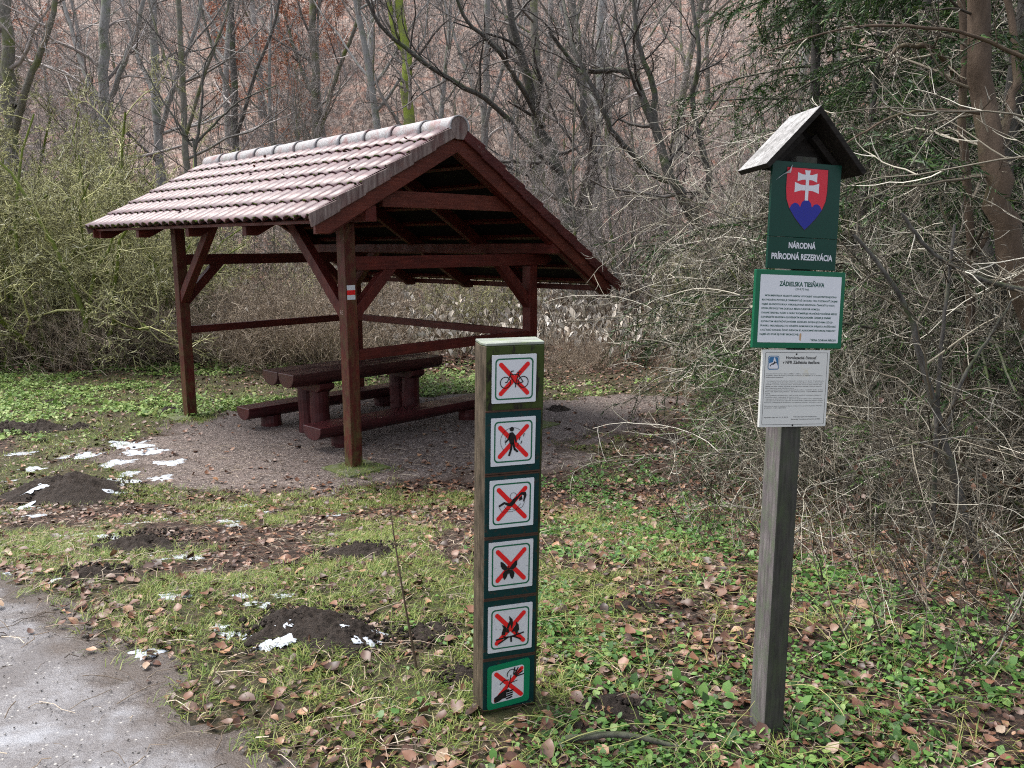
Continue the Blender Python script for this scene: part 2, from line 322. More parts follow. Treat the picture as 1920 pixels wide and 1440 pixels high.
def path_mat():
    m, nt, p = newmat('wet_packed_path'); v = vec(nt, world=True); n1 = noise(nt, v, 1.9, 5, .65); n2 = noise(nt, v, 26, 6, .75); n3 = noise(nt, v, 120, 3, .7)
    c = mix(nt, mrange(nt, n1, .35, .65), (.11, .10, .10), (.26, .258, .272)); c = mix(nt, mrange(nt, n2, .35, .66, .6, 0), c, (.075, .063, .058))
    vo = N(nt, 'ShaderNodeTexVoronoi', {'Vector': v, 'Scale': 60.0}); sp = N(nt, 'ShaderNodeSeparateColor', {0: vo.outputs['Color']})
    spot = N(nt, 'ShaderNodeMath', {0: mrange(nt, sp.outputs[0], .86, .90), 1: mrange(nt, vo.outputs['Distance'], .16, .34, 1, 0)}, operation='MULTIPLY').outputs[0]
    c = mix(nt, spot, c, (.42, .40, .37))
    n4 = noise(nt, vec(nt, (.8, 1.2, 1), world=True), 2.4, 4); c = mix(nt, mrange(nt, n4, .56, .66, 0, .8), c, (.30, .31, .335))
    rim = N(nt, 'ShaderNodeAttribute', attribute_name='rim').outputs['Fac']; nr = noise(nt, v, 5, 6, .7)
    rf = mrange(nt, N(nt, 'ShaderNodeMath', {0: rim, 1: nr}, operation='ADD').outputs[0], .85, 1.25)
    c = mix(nt, rf, c, mix(nt, n2, (.030, .022, .018), (.11, .085, .07)))
    setc(nt, p, c, mrange(nt, n1, .35, .65, .55, .22), .55)
    bump(nt, p, N(nt, 'ShaderNodeMath', {0: n2, 1: n3}, operation='ADD').outputs[0], .55, .012); return m
def gravel_mat():
    m, nt, p = newmat('fine_purple_brown_gravel'); v = vec(nt, world=True)
    vo = N(nt, 'ShaderNodeTexVoronoi', {'Vector': v, 'Scale': 75.0}); r1 = N(nt, 'ShaderNodeSeparateColor', {0: vo.outputs['Color']}).outputs[0]
    n1 = noise(nt, v, 3.0, 5, .65); n2 = noise(nt, v, 30, 5, .75)
    c = ramp(nt, r1, [(0, (.03, .022, .019)), (.4, (.125, .095, .082)), (.75, (.20, .158, .138)), (1, (.38, .325, .29))])
    c = mix(nt, mrange(nt, n2, .36, .52, .85, 0), c, (.042, .03, .026)); c = mix(nt, mrange(nt, n1, .4, .7, 0, .45), c, (.18, .135, .12))
    rim = N(nt, 'ShaderNodeAttribute', attribute_name='rim').outputs['Fac']; nr = noise(nt, v, 4, 6, .7); rf = mrange(nt, N(nt, 'ShaderNodeMath', {0: rim, 1: nr}, operation='ADD').outputs[0], .8, 1.3)
    c = mix(nt, rf, c, mix(nt, n2, (.03, .021, .017), (.13, .09, .07)))
    setc(nt, p, c, mrange(nt, n1, .3, .7, .5, .8), .4)
    bump(nt, p, N(nt, 'ShaderNodeMath', {0: vo.outputs['Distance'], 1: n2}, operation='SUBTRACT').outputs[0], .9, .012); return m
def earth_mat():
    m, nt, p = newmat('dark_molehill_earth'); v = vec(nt, world=True); n1 = noise(nt, v, 60, 6, .75); n2 = noise(nt, v, 6, 4)
    c = mix(nt, mrange(nt, n1, .3, .7), (.012, .009, .007), (.075, .054, .041)); c = mix(nt, mrange(nt, n2, .45, .7, 0, .5), c, (.07, .052, .04))
    setc(nt, p, c, .8, .3); bump(nt, p, n1, 1., .04); return m
GROUND, PATHM, GRAVEL, EARTH = ground_mat(), path_mat(), gravel_mat(), earth_mat()
SNOW = simple('old_grainy_snow', (.44, .475, .52), .5, .4, .10, 60)

# ------------------------------------------------------------------ setting: ground, path, gravel
def grass_w(x, y):                       # 0..1, where short grass covers the ground
    x = np.asarray(x, float); y = np.asarray(y, float)
    n = fbm(x * 1.3, y * 1.3, 4, 21)
    w = sstep(-.16, .06, path_s(x, y)) * sstep(.35, -.15, pad_s(x, y)) * sstep(.9, -.25, x - .10 * y) * sstep(15.5, 13.5, y)
    return w * np.clip(sstep(.38, .60, n) * 1.05 + .45 * sstep(.75, .25, path_s(x, y)), 0, 1)
def grid_mesh(name, xs, ys, zf):
    X, Y = np.meshgrid(xs, ys); Z = zf(X.ravel(), Y.ravel()); V = np.stack([X.ravel(), Y.ravel(), Z], -1); nx = len(xs)
    i = np.arange(len(ys) - 1)[:, None] * nx + np.arange(nx - 1)[None]
    return V, np.stack([i, i + 1, i + 1 + nx, i + nx], -1).reshape(-1, 4)
def axis(lo, hi, fine0, fine1, f, grow):
    a = list(np.arange(fine0, fine1, f)); s = f; x = a[-1]
    while x < hi: s = min(s * grow, 3.0); x += s; a.append(x)
    s = f; x = a[0]; b = []
    while x > lo: s = min(s * grow, 3.0); x -= s; b.append(x)
    return np.array(b[::-1] + a)
V, Q = grid_mesh('ground', axis(-130, 130, -7, 5, .06, 1.035), axis(-40, 190, 1.6, 13, .06, 1.03), gz)
me = np_mesh('ground', V, Q)
for nm, val in (('grass', np.maximum(grass_w(V[:, 0], V[:, 1]), .6 * sstep(10, 11, V[:, 1]) * sstep(15.5, 13.5, V[:, 1]))), ('hill', sstep(15, 24, V[:, 1]))):
    a = me.attributes.new(nm, 'FLOAT', 'POINT'); a.data.foreach_set('value', val.astype(np.float32))
tag(link('ground', me, GROUND, smooth=True), kind='structure')
def sheet(name, xs, ys, sf, mat, lift=.014):
    V, Q = grid_mesh(name, xs, ys, lambda x, y: gbase(x, y) + np.clip(sf(x, y) * .06, -.04, lift) + (fbm(x * 5, y * 5, 3, 31) - .5) * .012)
    s = sf(V[:, 0], V[:, 1]); keep = (s[Q] > -.45).any(axis=1); Q = Q[keep]
    u = np.unique(Q); mp = np.full(len(V), -1); mp[u] = np.arange(len(u))
    me = np_mesh(name, V[u], mp[Q]); a = me.attributes.new('rim', 'FLOAT', 'POINT'); a.data.foreach_set('value', sstep(.42, .0, s[u]).astype(np.float32)); tag(link(name, me, mat, smooth=True), kind='structure')
sheet('path', np.arange(-8, 3.5, .04), np.arange(-4, 10, .04), lambda x, y: -path_s(x, y), PATHM)
sheet('gravel_ground', np.arange(-6, 5, .05), np.arange(5.5, 13.5, .05), pad_s, GRAVEL)

# ------------------------------------------------------------------ shelter (local x = across the gable, y = along the ridge)
SH = empty('picnic_shelter', (-1.609, 7.953, -.6), math.radians(46.3), 'open dark red timber shelter with mossy mauve tiled gable roof on gravel', 'shelter')
def post(x, y, z1, m=RED, label=None):
    o = MB().box((x, y, -.02), (x + .13, y + .13, z1)).build('post', m, SH, bevel=.006)
    if label: o['label'] = label
    return o
p2 = post(0, 0, 2.46, RED_POST, 'corner post with green algae streaks, trail mark and scratched letters'); post(0, 3.654, 2.46, RED_POST); post(2.65, 0, 2.0); post(2.70, 3.654, 2.0)
tm = MB()
for k, (z0, z1) in enumerate(((1.815, 1.862), (1.768, 1.814), (1.722, 1.767))): tm.flat([(.012, z0), (.108, z0), (.108, z1), (.012, z1)], lambda p: (p[0], -.003, p[1]), 1 if k == 1 else 0)
tm.build('trail_mark', [WHITE, SRED], p2)
def text_mesh(body, size=1, bold=0, align='LEFT', shear=0, space=1):
    c = bpy.data.curves.new('lettering', 'FONT'); c.body = body; c.size = size; c.offset = bold; c.align_x = align; c.resolution_u = 3; c.shear = shear; c.space_character = space
    o = bpy.data.objects.new('lettering', c); COL.objects.link(o); dg = bpy.context.evaluated_depsgraph_get()
    me = bpy.data.meshes.new_from_object(o.evaluated_get(dg)); bpy.data.objects.remove(o); bpy.data.curves.remove(c)
    v = np.empty(len(me.vertices) * 3, np.float32); me.vertices.foreach_get('co', v); v = v.reshape(-1, 3)
    fs = [tuple(p.vertices) for p in me.polygons]; bpy.data.meshes.remove(me); return v, fs
def put_text(mb, body, x0, x1, y0, y1, fn, m=0, bold=0, keep=False, align='c'):
    v, fs = text_mesh(body, 1, bold); lo = v.min(0); hi = v.max(0)
    sx = (x1 - x0) / (hi[0] - lo[0]); sy = (y1 - y0) / (hi[1] - lo[1])
    if keep: sx = sy * keep
    off = x0 if align == 'l' else (x1 - (hi[0] - lo[0]) * sx if align == 'r' else (x0 + x1) / 2 - (hi[0] - lo[0]) * sx / 2)
    mb.add([fn((off + (a[0] - lo[0]) * sx, y0 + (a[1] - lo[1]) * sy)) for a in v], fs, m)
t = MB(); put_text(t, 'RS', .028, .075, 0, .042, lambda p: (-.002, .13 - p[0], 1.575 + p[1]), bold=-.008)
t.build('carved_letters', simple('pale_scratch', (.42, .30, .26), .7), p2)
def beam(name, a, b, m=RED, bev=.005): return MB().box(a, b).build(name, m, SH, bevel=bev)
beam('rail', (.13, .03, 1.11), (2.65, .10, 1.215), RED_X); beam('rail', (.13, 3.69, 1.12), (2.70, 3.76, 1.215), RED_X); beam('rail', (2.70, .13, 1.12), (2.77, 3.654, 1.215), RED_Y)
for y in (0.004, 3.658):
    MB().prism([(.13, 2.003), (2.95, 2.003), (3.05, 2.05), (3.05, 2.09), (2.98, 2.137), (.13, 2.137)], lambda p, t: (p[0], y + .004 + t * .114, p[1])).build('tie_beam', RED_X, SH, bevel=.004)
beam('wall_plate', (.004, -.36, 2.463), (.126, 4.72, 2.61), RED_Y); beam('wall_plate', (2.654, -.36, 2.14), (2.776, 4.72, 2.26), RED_Y)
def brace(p, q, w=.10, h=.11, up=(0, 0, 1)): return MB().bar(p, q, w, h, up).build('brace', RED, SH, bevel=.004)
brace((.065, .06, 1.53), (.065, 1.05, 2.53)); brace((.065, 3.72, 1.53), (.065, 2.73, 2.53))
for y in (.065, 3.72): brace((.06, y, 1.50), (.62, y, 2.06)); brace((2.72, y, 1.50), (2.16, y, 2.06))
brace((2.715, .06, 1.62), (2.715, .68, 2.20)); brace((2.735, 3.72, 1.62), (2.735, 3.1, 2.20))
RX, RZ, EL, ER, Y0, Y1 = 1.15, 3.405, -.575, 3.88, -.40, 4.87
SLL, SLR = .538, .615
def rz(x): return RZ - (SLL * (RX - x) if x < RX else SLR * (x - RX))
def rafter(y, w=.08, d=.165, name='rafter', m=RED_X, drop=.075):
    for s in (-1, 1):
        e = EL + .07 if s < 0 else ER - .09; tail = e + .13 * (1 if s < 0 else -1)
        zt = rz(e) - drop
        poly = [(e, zt), (RX, rz(RX) - drop), (RX, rz(RX) - drop - d), (tail, rz(tail) - drop - d), (e, rz(tail) - drop - d - .0)]
        if s > 0: poly = poly[::-1]
        MB().prism(poly, lambda p, t: (p[0], y + (1 - t) * w, p[1])).build(name, m, SH, bevel=.004, fix=True)
for y in (-.34, .93, 2.19, 3.52, 4.72): rafter(y)
for s in (-1, 1):                      # battens under the tiles
    L = (RX - EL) if s < 0 else (ER - RX); n = 6 if s < 0 else 9
    for k in range(n):
        x = RX + s * (L * (k + .45) / n); z = rz(x) - .052
        MB().bar((x, Y0 + .03, z), (x, Y1 - .03, z), .05, .04, (s * (SLL if s < 0 else SLR), 0, 1)).build('batten', RED_Y, SH)
MB().box((EL + .045, Y0 + .06, rz(EL) - .040), (EL + .068, Y1 - .05, rz(EL) - .012)).build('eaves_board', RED_Y, SH)
MB().box((ER - .085, Y0 + .06, rz(ER) - .075), (ER - .062, Y1 - .05, rz(ER) - .005)).build('eaves_board', RED_Y, SH)
for y in (Y0 + .025, Y1 - .05):          # barge boards
    for s in (-1, 1):
        e = EL + .02 if s < 0 else ER - .14
        poly = [(e, rz(e) - .03), (RX, RZ - .03), (RX, RZ - .235), (e + (.13 if s < 0 else -.13), rz(e + (.13 if s < 0 else -.13)) - .21), (e, rz(e) - .135)]
        MB().prism(poly, lambda p, t: (p[0], y + t * .03, p[1])).build('barge_board', BARGE, SH, bevel=.004, fix=True)
for y in (-.27, 4.66): MB().prism([(.27, 2.608), (2.08, 2.608), (1.96, 2.765), (.27, 2.765)], lambda p, t: (p[0], y + t * .06, p[1])).build('collar_beam', BARGE, SH, bevel=.004)
for s in (-1, 1):                      # black sheet added between battens and tiles to deepen the shade under the roof
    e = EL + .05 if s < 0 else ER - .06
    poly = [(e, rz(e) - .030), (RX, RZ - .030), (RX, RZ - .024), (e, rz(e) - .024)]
    MB().prism(poly, lambda p, t: (p[0], Y0 + .04 + t * (Y1 - Y0 - .08), p[1])).build('roof_shade_sheet', simple('black_roof_shade', (.008, .006, .006), .8, .1), SH, fix=True)
def roof_side(s):
    L = (RX - EL) if s < 0 else (ER - RX); sl = SLL if s < 0 else SLR; n = 6 if s < 0 else 9; W = .18
    nu = int(round((Y1 - Y0) / W)); per = 14; u = np.linspace(Y0, Y1, nu * per + 1); ph = (u - Y0) / (Y1 - Y0) * nu
    prof = .044 * np.abs(np.cos(PI * ph)) ** .62
    nrm = np.array([s * sl, 0, 1]) / math.hypot(sl, 1); down = np.array([s, 0, -sl]); nb = NB(); mo = NB(); rng = np.random.default_rng(5 + s)
    for k in range(n):
        t1 = (k + 1) * L / n + (.025 if k < n - 1 else .03); t0 = max(k * L / n - .03, 0)
        rows = [(t0, .0), (t0 + (t1 - t0) * .5, .011), (t1, .022), (t1 + .004, .012), (t1 - .004, .004), (t0, -.014)]
        jit = np.repeat(rng.uniform(-.004, .004, nu * 2 + 2), per // 2)[:len(u)]
        V = []
        for r, (t, h) in enumerate(rows):
            b = np.array([RX, 0, RZ - .0]) + down * t; hh = prof + h + (jit if 0 < r < 4 else 0)
            V.append(np.stack([b[0] + nrm[0] * hh, u, b[2] + nrm[2] * hh], -1))
        V = np.stack(V); m = len(u); i = np.arange(len(rows) - 1)[:, None] * m + np.arange(m - 1)[None]
        Q = np.stack([i, i + 1, i + 1 + m, i + m], -1).reshape(-1, 4)
        nb.raw(V, Q if s > 0 else Q[:, ::-1])
        nm = int(nu * 5.5); uu = rng.uniform(Y0 + .02, Y1 - .02, nm); uu = np.where(rng.random(nm) < .75, Y0 + W * (np.round((uu - Y0) / W)) + rng.normal(0, .03, nm), uu); uu = np.clip(uu, Y0 + .01, Y1 - .01)
        pr = .044 * np.abs(np.cos(PI * (uu - Y0) / (Y1 - Y0) * nu)) ** .62
        b = np.array([RX, 0, RZ]) + down * (t1 + .002); hh = pr + .012
        P = np.stack([b[0] + nrm[0] * hh, uu, b[2] + nrm[2] * hh], -1)
        ov = np.array([(1, 0, 0), (-1, 0, 0), (0, 1, 0), (0, -1, 0), (0, 0, 1), (0, 0, -1)]) * [.8, 1.2, .6]; ot = [(0, 2, 4), (2, 1, 4), (1, 3, 4), (3, 0, 4), (2, 0, 5), (1, 2, 5), (3, 1, 5), (0, 3, 5)]
        scatter(mo, ov, None, ot, P, rng.uniform(0, 6, nm), rng.uniform(-.5, .5, nm), rng.uniform(-.5, .5, nm), rng.uniform(.006, .022, nm) * (1 if s < 0 else .6))
    o = nb.build('roof_tiles', TILE, SH, True); mo.build('moss', MOSS, o)
    for y, ny in ((Y0, -1), (Y1, 1)):  # verge tiles
        for k in range(n):
            ta, tb = k * L / n + .02, (k + 1) * L / n + .03; lift = .012
            c = []
            for yy in (y + ny * .012, y - ny * .018):
                for t, a, h in ((ta, -.075, .036), (tb, -.060, .068)):
                    b = np.array([RX, yy, RZ]) + down * t
                    c.append((b + np.array([0, 0, a]), b + nrm * h))
            q = [c[0][0], c[1][0], c[3][0], c[2][0], c[0][1], c[1][1], c[3][1], c[2][1]]
            MB().hexa(q).build('verge_tile', VERGE if s < 0 else VERGE_R, SH, bevel=.006, fix=True)
roof_side(-1); roof_side(1)
ys = np.linspace(Y0 - .02, Y1, 12)
for k in range(11):
    a, b = ys[k], ys[k + 1] + .03; V = []; n = 14; ang = np.linspace(-.18 * PI / 2, PI + .18 * PI / 2, n)
    for y, r in ((a, .128), (a + .05, .122), (b, .108), (b, .094), (a, .112)):
        V += [(RX + math.cos(t) * r * 1.05, y, RZ + .005 + math.sin(t) * r * .92) for t in ang]
    F = [(i * n + j, i * n + j + 1, (i + 1) % 5 * n + j + 1, (i + 1) % 5 * n + j) for i in range(5) for j in range(n - 1)]
    MB().add(V, F).build('ridge_tile', RIDGE, SH, smooth=True, fix=True)
cap = [(RX + math.cos(t) * .112, RZ + .005 + math.sin(t) * .1) for t in np.linspace(-.05, PI + .05, 12)] + [(RX - .10, RZ - .05), (RX - .05, RZ - .115), (RX + .05, RZ - .115), (RX + .10, RZ - .05)]
for y in (Y0 - .016, Y1 - .0): MB().prism(cap, lambda p, t: (p[0], y + t * .016, p[1])).build('ridge_end_cap', VERGE, SH, bevel=.003)
for x, y in ((-.2, -.24), (-.2, 3.5), (2.5, -.2), (2.55, 3.5)):
    MB().box((x, y, -.15), (x + .5, y + .5, .040)).build('concrete_footing', CONC, SH, bevel=.012)

# ------------------------------------------------------------------ table and benches
def half_log(y0, y1, x0, x1, zt, dp, n=12, seed=0):
    rg = random.Random(seed); prof = [(y0, zt), (y1, zt)] + [((y0 + y1) / 2 + math.cos(a) * (y1 - y0) / 2 * (1 if abs(math.cos(a)) < .9 else .99), zt - dp * (.22 + .78 * math.sin(a))) for a in np.linspace(.0, PI, n)]
    mb = MB(); ns = 9; R = []
    for i in range(ns):
        x = x0 + (x1 - x0) * i / (ns - 1); w = 1 + rg.uniform(-.02, .02); c = (y0 + y1) / 2
        R.append([(x, c + (p[0] - c) * w, zt - (zt - p[1]) * w) for p in prof])
    m = len(prof); V = [v for r in R for v in r]
    F = [(i * m + j, i * m + (j + 1) % m, (i + 1) * m + (j + 1) % m, (i + 1) * m + j) for i in range(ns - 1) for j in range(m)] + [tuple(range(m))[::-1], tuple(range((ns - 1) * m, ns * m))]
    return mb.add(V, F)
def log(x, y, r, z1, seed):
    rg = np.random.default_rng(seed); z = np.linspace(-.08, z1, 6); return MB().tube(np.stack([x + rg.normal(0, .003, 6), y + rg.normal(0, .003, 6), z], -1), r * np.array([1.05, 1.02, 1, 1, .99, .98]), 16)
def furn(name, label, cat): return empty(name, SH.location, SH.rotation_euler.z, label, cat)
TB = furn('picnic_table', 'heavy dark red split-log table with grey worn top under the shelter', 'table')
half_log(1.335, 1.66, .185, 2.42, .81, .165, seed=1).build('tabletop_log', [TABLETOP], TB, bevel=.006, fix=True); half_log(1.668, 1.995, .18, 2.45, .812, .165, seed=2).build('tabletop_log', [TABLETOP], TB, bevel=.006, fix=True)
for x in (.64, 2.02):
    log(x, 1.53, .115, .56, 3).build('leg', DARKRED_Z, TB, bevel=.006, fix=True); log(x, 1.79, .115, .56, 4).build('leg', DARKRED_Z, TB, bevel=.006, fix=True)
    MB().prism([(1.36, .66), (1.97, .66), (1.97, .60), (1.9, .555), (1.43, .555), (1.36, .60)], lambda p, t: (x - .1 + .2 * t, p[0], p[1])).build('cross_bearer', DARKRED_Z, TB, bevel=.006, fix=True)
for nm, y0, y1, x0, x1, lab in (('bench', .74, 1.09, .125, 2.94, 'low dark red half-log bench on the near side of the table'), ('bench', 2.30, 2.60, .14, 2.75, 'low dark red half-log bench on the far side of the table')):
    b = furn(nm, lab, 'bench'); b['group'] = 'log benches at the picnic table'
    half_log(y0, y1, x0, x1, .30, .155, seed=int(y0 * 10)).build('seat', DARKRED, b, bevel=.008, fix=True)
    for x in (.52, x1 - .48): log(x, (y0 + y1) / 2, .125, .165, 7).build('leg', DARKRED_Z, b, bevel=.006, fix=True)
# ------------------------------------------------------------------ pictogram board (local x across the face, -y towards the viewer)
def placed(name, R, loc, label, cat):
    o = empty(name, label=label, cat=cat); m = Matrix([[*R[0], loc[0]], [*R[1], loc[1]], [*R[2], loc[2]], [0, 0, 0, 1]]); o.matrix_world = m; return o
BD = placed('pictogram_board', [[0.9565, -0.291, 0.0198], [0.2917, 0.9548, -0.057], [-0.0024, 0.0603, 0.9982]], (-.1192, 2.6577, 0), 'thick mossy plank standing upright with a column of six prohibition signs', 'sign board')
bw, bt, bh = .2114, .0985, 1.3347
mb = MB(); mb.prism([(.012, 0), (bw - .006, 0), (bw, .008), (bw, bt), (0, bt), (0, .030)], lambda p, t: (p[0], p[1], -.15 + t * (bh + .15 - .004)), 0)
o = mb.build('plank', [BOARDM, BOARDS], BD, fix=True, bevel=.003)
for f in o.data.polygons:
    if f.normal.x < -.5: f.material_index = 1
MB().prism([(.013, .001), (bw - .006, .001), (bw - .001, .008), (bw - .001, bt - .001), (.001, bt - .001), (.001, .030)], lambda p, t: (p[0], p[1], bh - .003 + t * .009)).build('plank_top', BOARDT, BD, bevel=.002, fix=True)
def rrect(x0, x1, y0, y1, r, n=6):
    P = []
    for cx, cy, a in ((x1 - r, y1 - r, 0), (x0 + r, y1 - r, 1), (x0 + r, y0 + r, 2), (x1 - r, y0 + r, 3)):
        P += [(cx + r * math.cos((a + i / n) * PI / 2), cy + r * math.sin((a + i / n) * PI / 2)) for i in range(n + 1)]
    return P
def ring(mb, A, B, fn, m=0):
    n = len(A); mb.add([fn(p) for p in A] + [fn(p) for p in B], [(i, (i + 1) % n, n + (i + 1) % n, n + i) for i in range(n)], m)
def stroke(mb, pts, w, fn, m=0, cap=True):
    pts = [np.array(p, float) for p in pts]
    for a, b in zip(pts[:-1], pts[1:]):
        d = b - a; L = np.linalg.norm(d); d /= L + 1e-9; n = np.array([-d[1], d[0]]) * w / 2; P = []
        if cap:
            th = math.atan2(d[1], d[0])
            P = [tuple(b + w / 2 * np.array([math.cos(th + q), math.sin(th + q)])) for q in np.linspace(-PI / 2, PI / 2, 7)] + [tuple(a + w / 2 * np.array([math.cos(th + q), math.sin(th + q)])) for q in np.linspace(PI / 2, 1.5 * PI, 7)]
        else: P = [tuple(a + n * -1), tuple(b - n), tuple(b + n), tuple(a + n)]
        mb.flat(P, fn, m)
def circ(cx, cy, r, n=22, a0=0, a1=2 * PI): return [(cx + r * math.cos(t), cy + r * math.sin(t)) for t in np.linspace(a0, a1, n)]
def bike(mb, f, m):
    for cx in (-.20, .20): stroke(mb, circ(cx, -.07, .115), .018, f, m)
    st = lambda *p: stroke(mb, p, .020, f, m)
    st((-.20, -.07), (-.16, -.06), (-.10, .06), (-.07, .16)); st((-.07, .16), (-.02, .165)); st((-.09, .09), (.09, .09)); st((-.09, .06), (.03, -.11)); st((.03, -.11), (.10, .13)); st((.03, -.11), (.20, -.07), (.10, .07)); st((.07, .135), (.15, .14)); st((.03, -.11), (.03, -.17))
def walker(mb, f, m):
    mb.flat(circ(-.04, .26, .048)[:-1], f, m); mb.flat([(-.09, .19), (-.02, .20), (.05, .12), (.08, -.02), (.05, -.03), (.02, .07), (.02, -.05), (-.08, -.05), (-.10, .05)], f, m)
    stroke(mb, [(-.04, -.04), (-.05, -.16), (-.09, -.28)], .045, f, m); stroke(mb, [(0, -.04), (.03, -.16), (.09, -.21)], .045, f, m); stroke(mb, [(-.08, .15), (-.11, .06), (-.17, .0)], .035, f, m)
    stroke(mb, circ(-.02, .02, .27, 16, .9, 3.9), .008, f, m); stroke(mb, circ(-.02, .02, .17, 10, 1.6, 3.6), .008, f, m)
    for a in ((.24, .15, .23, .10), (.15, .08, .13, .03), (.19, .0, .17, -.05), (.11, -.04, .10, -.10)): stroke(mb, [a[:2], a[2:]], .018, f, m)
def sleeper(mb, f, m):
    mb.flat([(-.30, -.02), (-.18, .05), (-.06, .01), (-.01, .05), (.02, .09), (.12, .14), (.2, .22), (.31, .22), (.33, .15), (.28, .02), (.25, .02), (.27, .15), (.2, .17), (.12, .08), (.06, .0), (0, -.06), (-.08, -.05), (-.17, .0), (-.29, -.06)], f, m)
    stroke(mb, circ(.03, .15, .075, 14), .008, f, m); stroke(mb, [(-.28, -.07), (-.22, -.16), (.0, -.17), (.24, -.09), (.29, .02)], .008, f, m); stroke(mb, [(-.18, -.04), (-.12, -.12), (.1, -.12), (.2, -.02)], .008, f, m); mb.flat([(.17, .04), (.24, .07), (.22, .15), (.16, .1)], f, m)
def butterfly(mb, f, m):
    for s in (-1, 1):
        c = -.05; g = lambda P: [(c + s * x + (.02 * y), y - .10) for x, y in P]
        mb.flat(g([(.0, .02), (.06, .10), (.13, .17), (.19, .20), (.185, .10), (.15, .04), (.09, .0)]), f, m); mb.flat(g([(.0, .015), (.09, -.005), (.135, -.07), (.12, -.15), (.09, -.20), (.05, -.16), (.02, -.08)]), f, m)
    stroke(mb, [(c, -.02), (c, -.17)], .022, f, m)
def fire(mb, f, m):
    for P in ([(-.20, -.12), (-.16, .02), (-.19, .10), (-.11, .05), (-.08, .0), (-.10, -.06), (-.12, -.14)], [(-.10, -.08), (-.06, .08), (-.02, .16), (-.03, .27), (.05, .18), (.06, .08), (.03, -.02), (.0, .08), (-.04, .0), (-.02, -.10)], [(.02, -.10), (.08, .0), (.13, .06), (.12, .14), (.19, .05), (.20, -.06), (.14, -.16), (.1, -.08)], [(-.19, -.13), (-.10, -.17), (.10, -.18), (.18, -.14), (.12, -.2), (-.12, -.2)]): mb.flat(P, f, m)
    stroke(mb, [(-.31, -.22), (-.16, -.20), (.0, -.19), (.30, -.13)], .032, f, m); stroke(mb, [(-.26, -.31), (-.06, -.2)], .034, f, m); stroke(mb, [(.24, -.27), (.08, -.19)], .034, f, m); stroke(mb, [(.02, -.19), (.025, -.29)], .04, f, m)
def flower(mb, f, m):
    mb.flat([(-.34, -.24), (-.20, -.16), (-.06, -.10), (.02, -.12), (.0, -.17), (-.05, -.18), (-.06, -.30), (-.14, -.30), (-.22, -.34), (-.33, -.36)], f, m)
    for k in range(4): stroke(mb, [(-.03 - .005 * k, -.165 - .052 * k), (.10 - .008 * k, -.15 - .052 * k)], .034, f, m)
    stroke(mb, [(-.02, -.08), (.03, .06), (.05, .2)], .02, f, m); stroke(mb, [(.02, .02), (.2, .05)], .018, f, m); stroke(mb, [(.0, .10), (-.10, .12), (-.2, .05)], .022, f, m)
    stroke(mb, circ(.07, .22, .11, 12, .2, 3.4), .02, f, m)
    for k in range(5): a = .1 + k * .33; stroke(mb, [(.10 + .07 * math.cos(a), .14 + .07 * math.sin(a)), (.10 + .25 * math.cos(a), .14 + .22 * math.sin(a))], .028, f, m)
PLATES = [(.0294, .1794, 1.1431, 1.3031, 'bicycle', bike), (.0283, .1813, .9289, 1.0935, 'walker', walker), (.0259, .181, .7091, .8792, 'camper', sleeper), (.0251, .1829, .4827, .658, 'butterfly', butterfly), (.025, .1858, .2449, .4208, 'campfire', fire), (.0249, .1813, .0277, .199, 'flower', flower)]
PANELS = {1: (.0105, .2003, .9035, 1.1166), 2: (.0105, .1995, .678, .896), 3: (.0105, .1995, .452, .672), 4: (.0105, .1995, .222, .446), 5: (.0105, .1995, .02, .216)}
for i, (x0, x1, y0, y1, nm, fn) in enumerate(PLATES):
    par = BD
    if i in PANELS:
        a = PANELS[i]; q = MB().box((a[0], -.0055, a[2]), (a[1], .0, a[3])).build('sign_panel', PANEL, BD, bevel=.0015); par = q
    q = MB(); cx, cy, w, h = (x0 + x1) / 2, (y0 + y1) / 2, x1 - x0, y1 - y0
    sk = -.012 if i == 5 else 0
    tr = lambda p, n: (cx + p[0] * w, n, cy + p[1] * h + (p[0] * w) * .1 * (1 if i == 5 else 0))
    q.prism(rrect(-.5, .5, -.5, .5, .018 if i < 5 else .08), lambda p, t: tr(p, -.0085 + t * .003)); s = q.build('sign_plate', GREEN if i == 5 else (WHITE if i < 3 else WHITE_D), BD, fix=True)
    s['label'] = {'bicycle': 'no cycling pictogram plate', 'walker': 'no leaving the trail pictogram plate', 'camper': 'no camping pictogram plate', 'butterfly': 'no catching butterflies pictogram plate', 'campfire': 'no open fire pictogram plate', 'flower': 'no flower picking plate with green frame'}[nm]
    k = MB()
    if i < 5: ring(k, rrect(-.43, .43, -.43, .43, .09), rrect(-.40, .40, -.40, .40, .07), lambda p: tr(p, -.0090))
    else: k.flat(rrect(-.40, .36, -.37, .38, .07), lambda p: tr(p, -.0090))
    k.build('border' if i < 5 else 'white_field', SGREEN if i < 5 else WHITE_D, s)
    e = .30; yo = -.0 ; k = MB(); stroke(k, [(-e, e + yo), (e, -e + yo)], .095, lambda p: tr(p, -.0094)); stroke(k, [(-e, -e + yo), (e, e + yo)], .095, lambda p: tr(p, -.0097)); k.build('red_cross', SRED, s)
    k = MB(); fn(k, lambda p: tr(p, -.0103), 0); k.build('pictogram', SBLACK, s)
rg = random.Random(3); rs = MB()
for i in PANELS:
    a = PANELS[i]
    for z in (a[2], a[3]): rs.box((a[0] - .001, -.0068, z - .003), (a[1] + .001, -.0002, z + .0022))
rs.build('rusty_seams', RUST, BD)
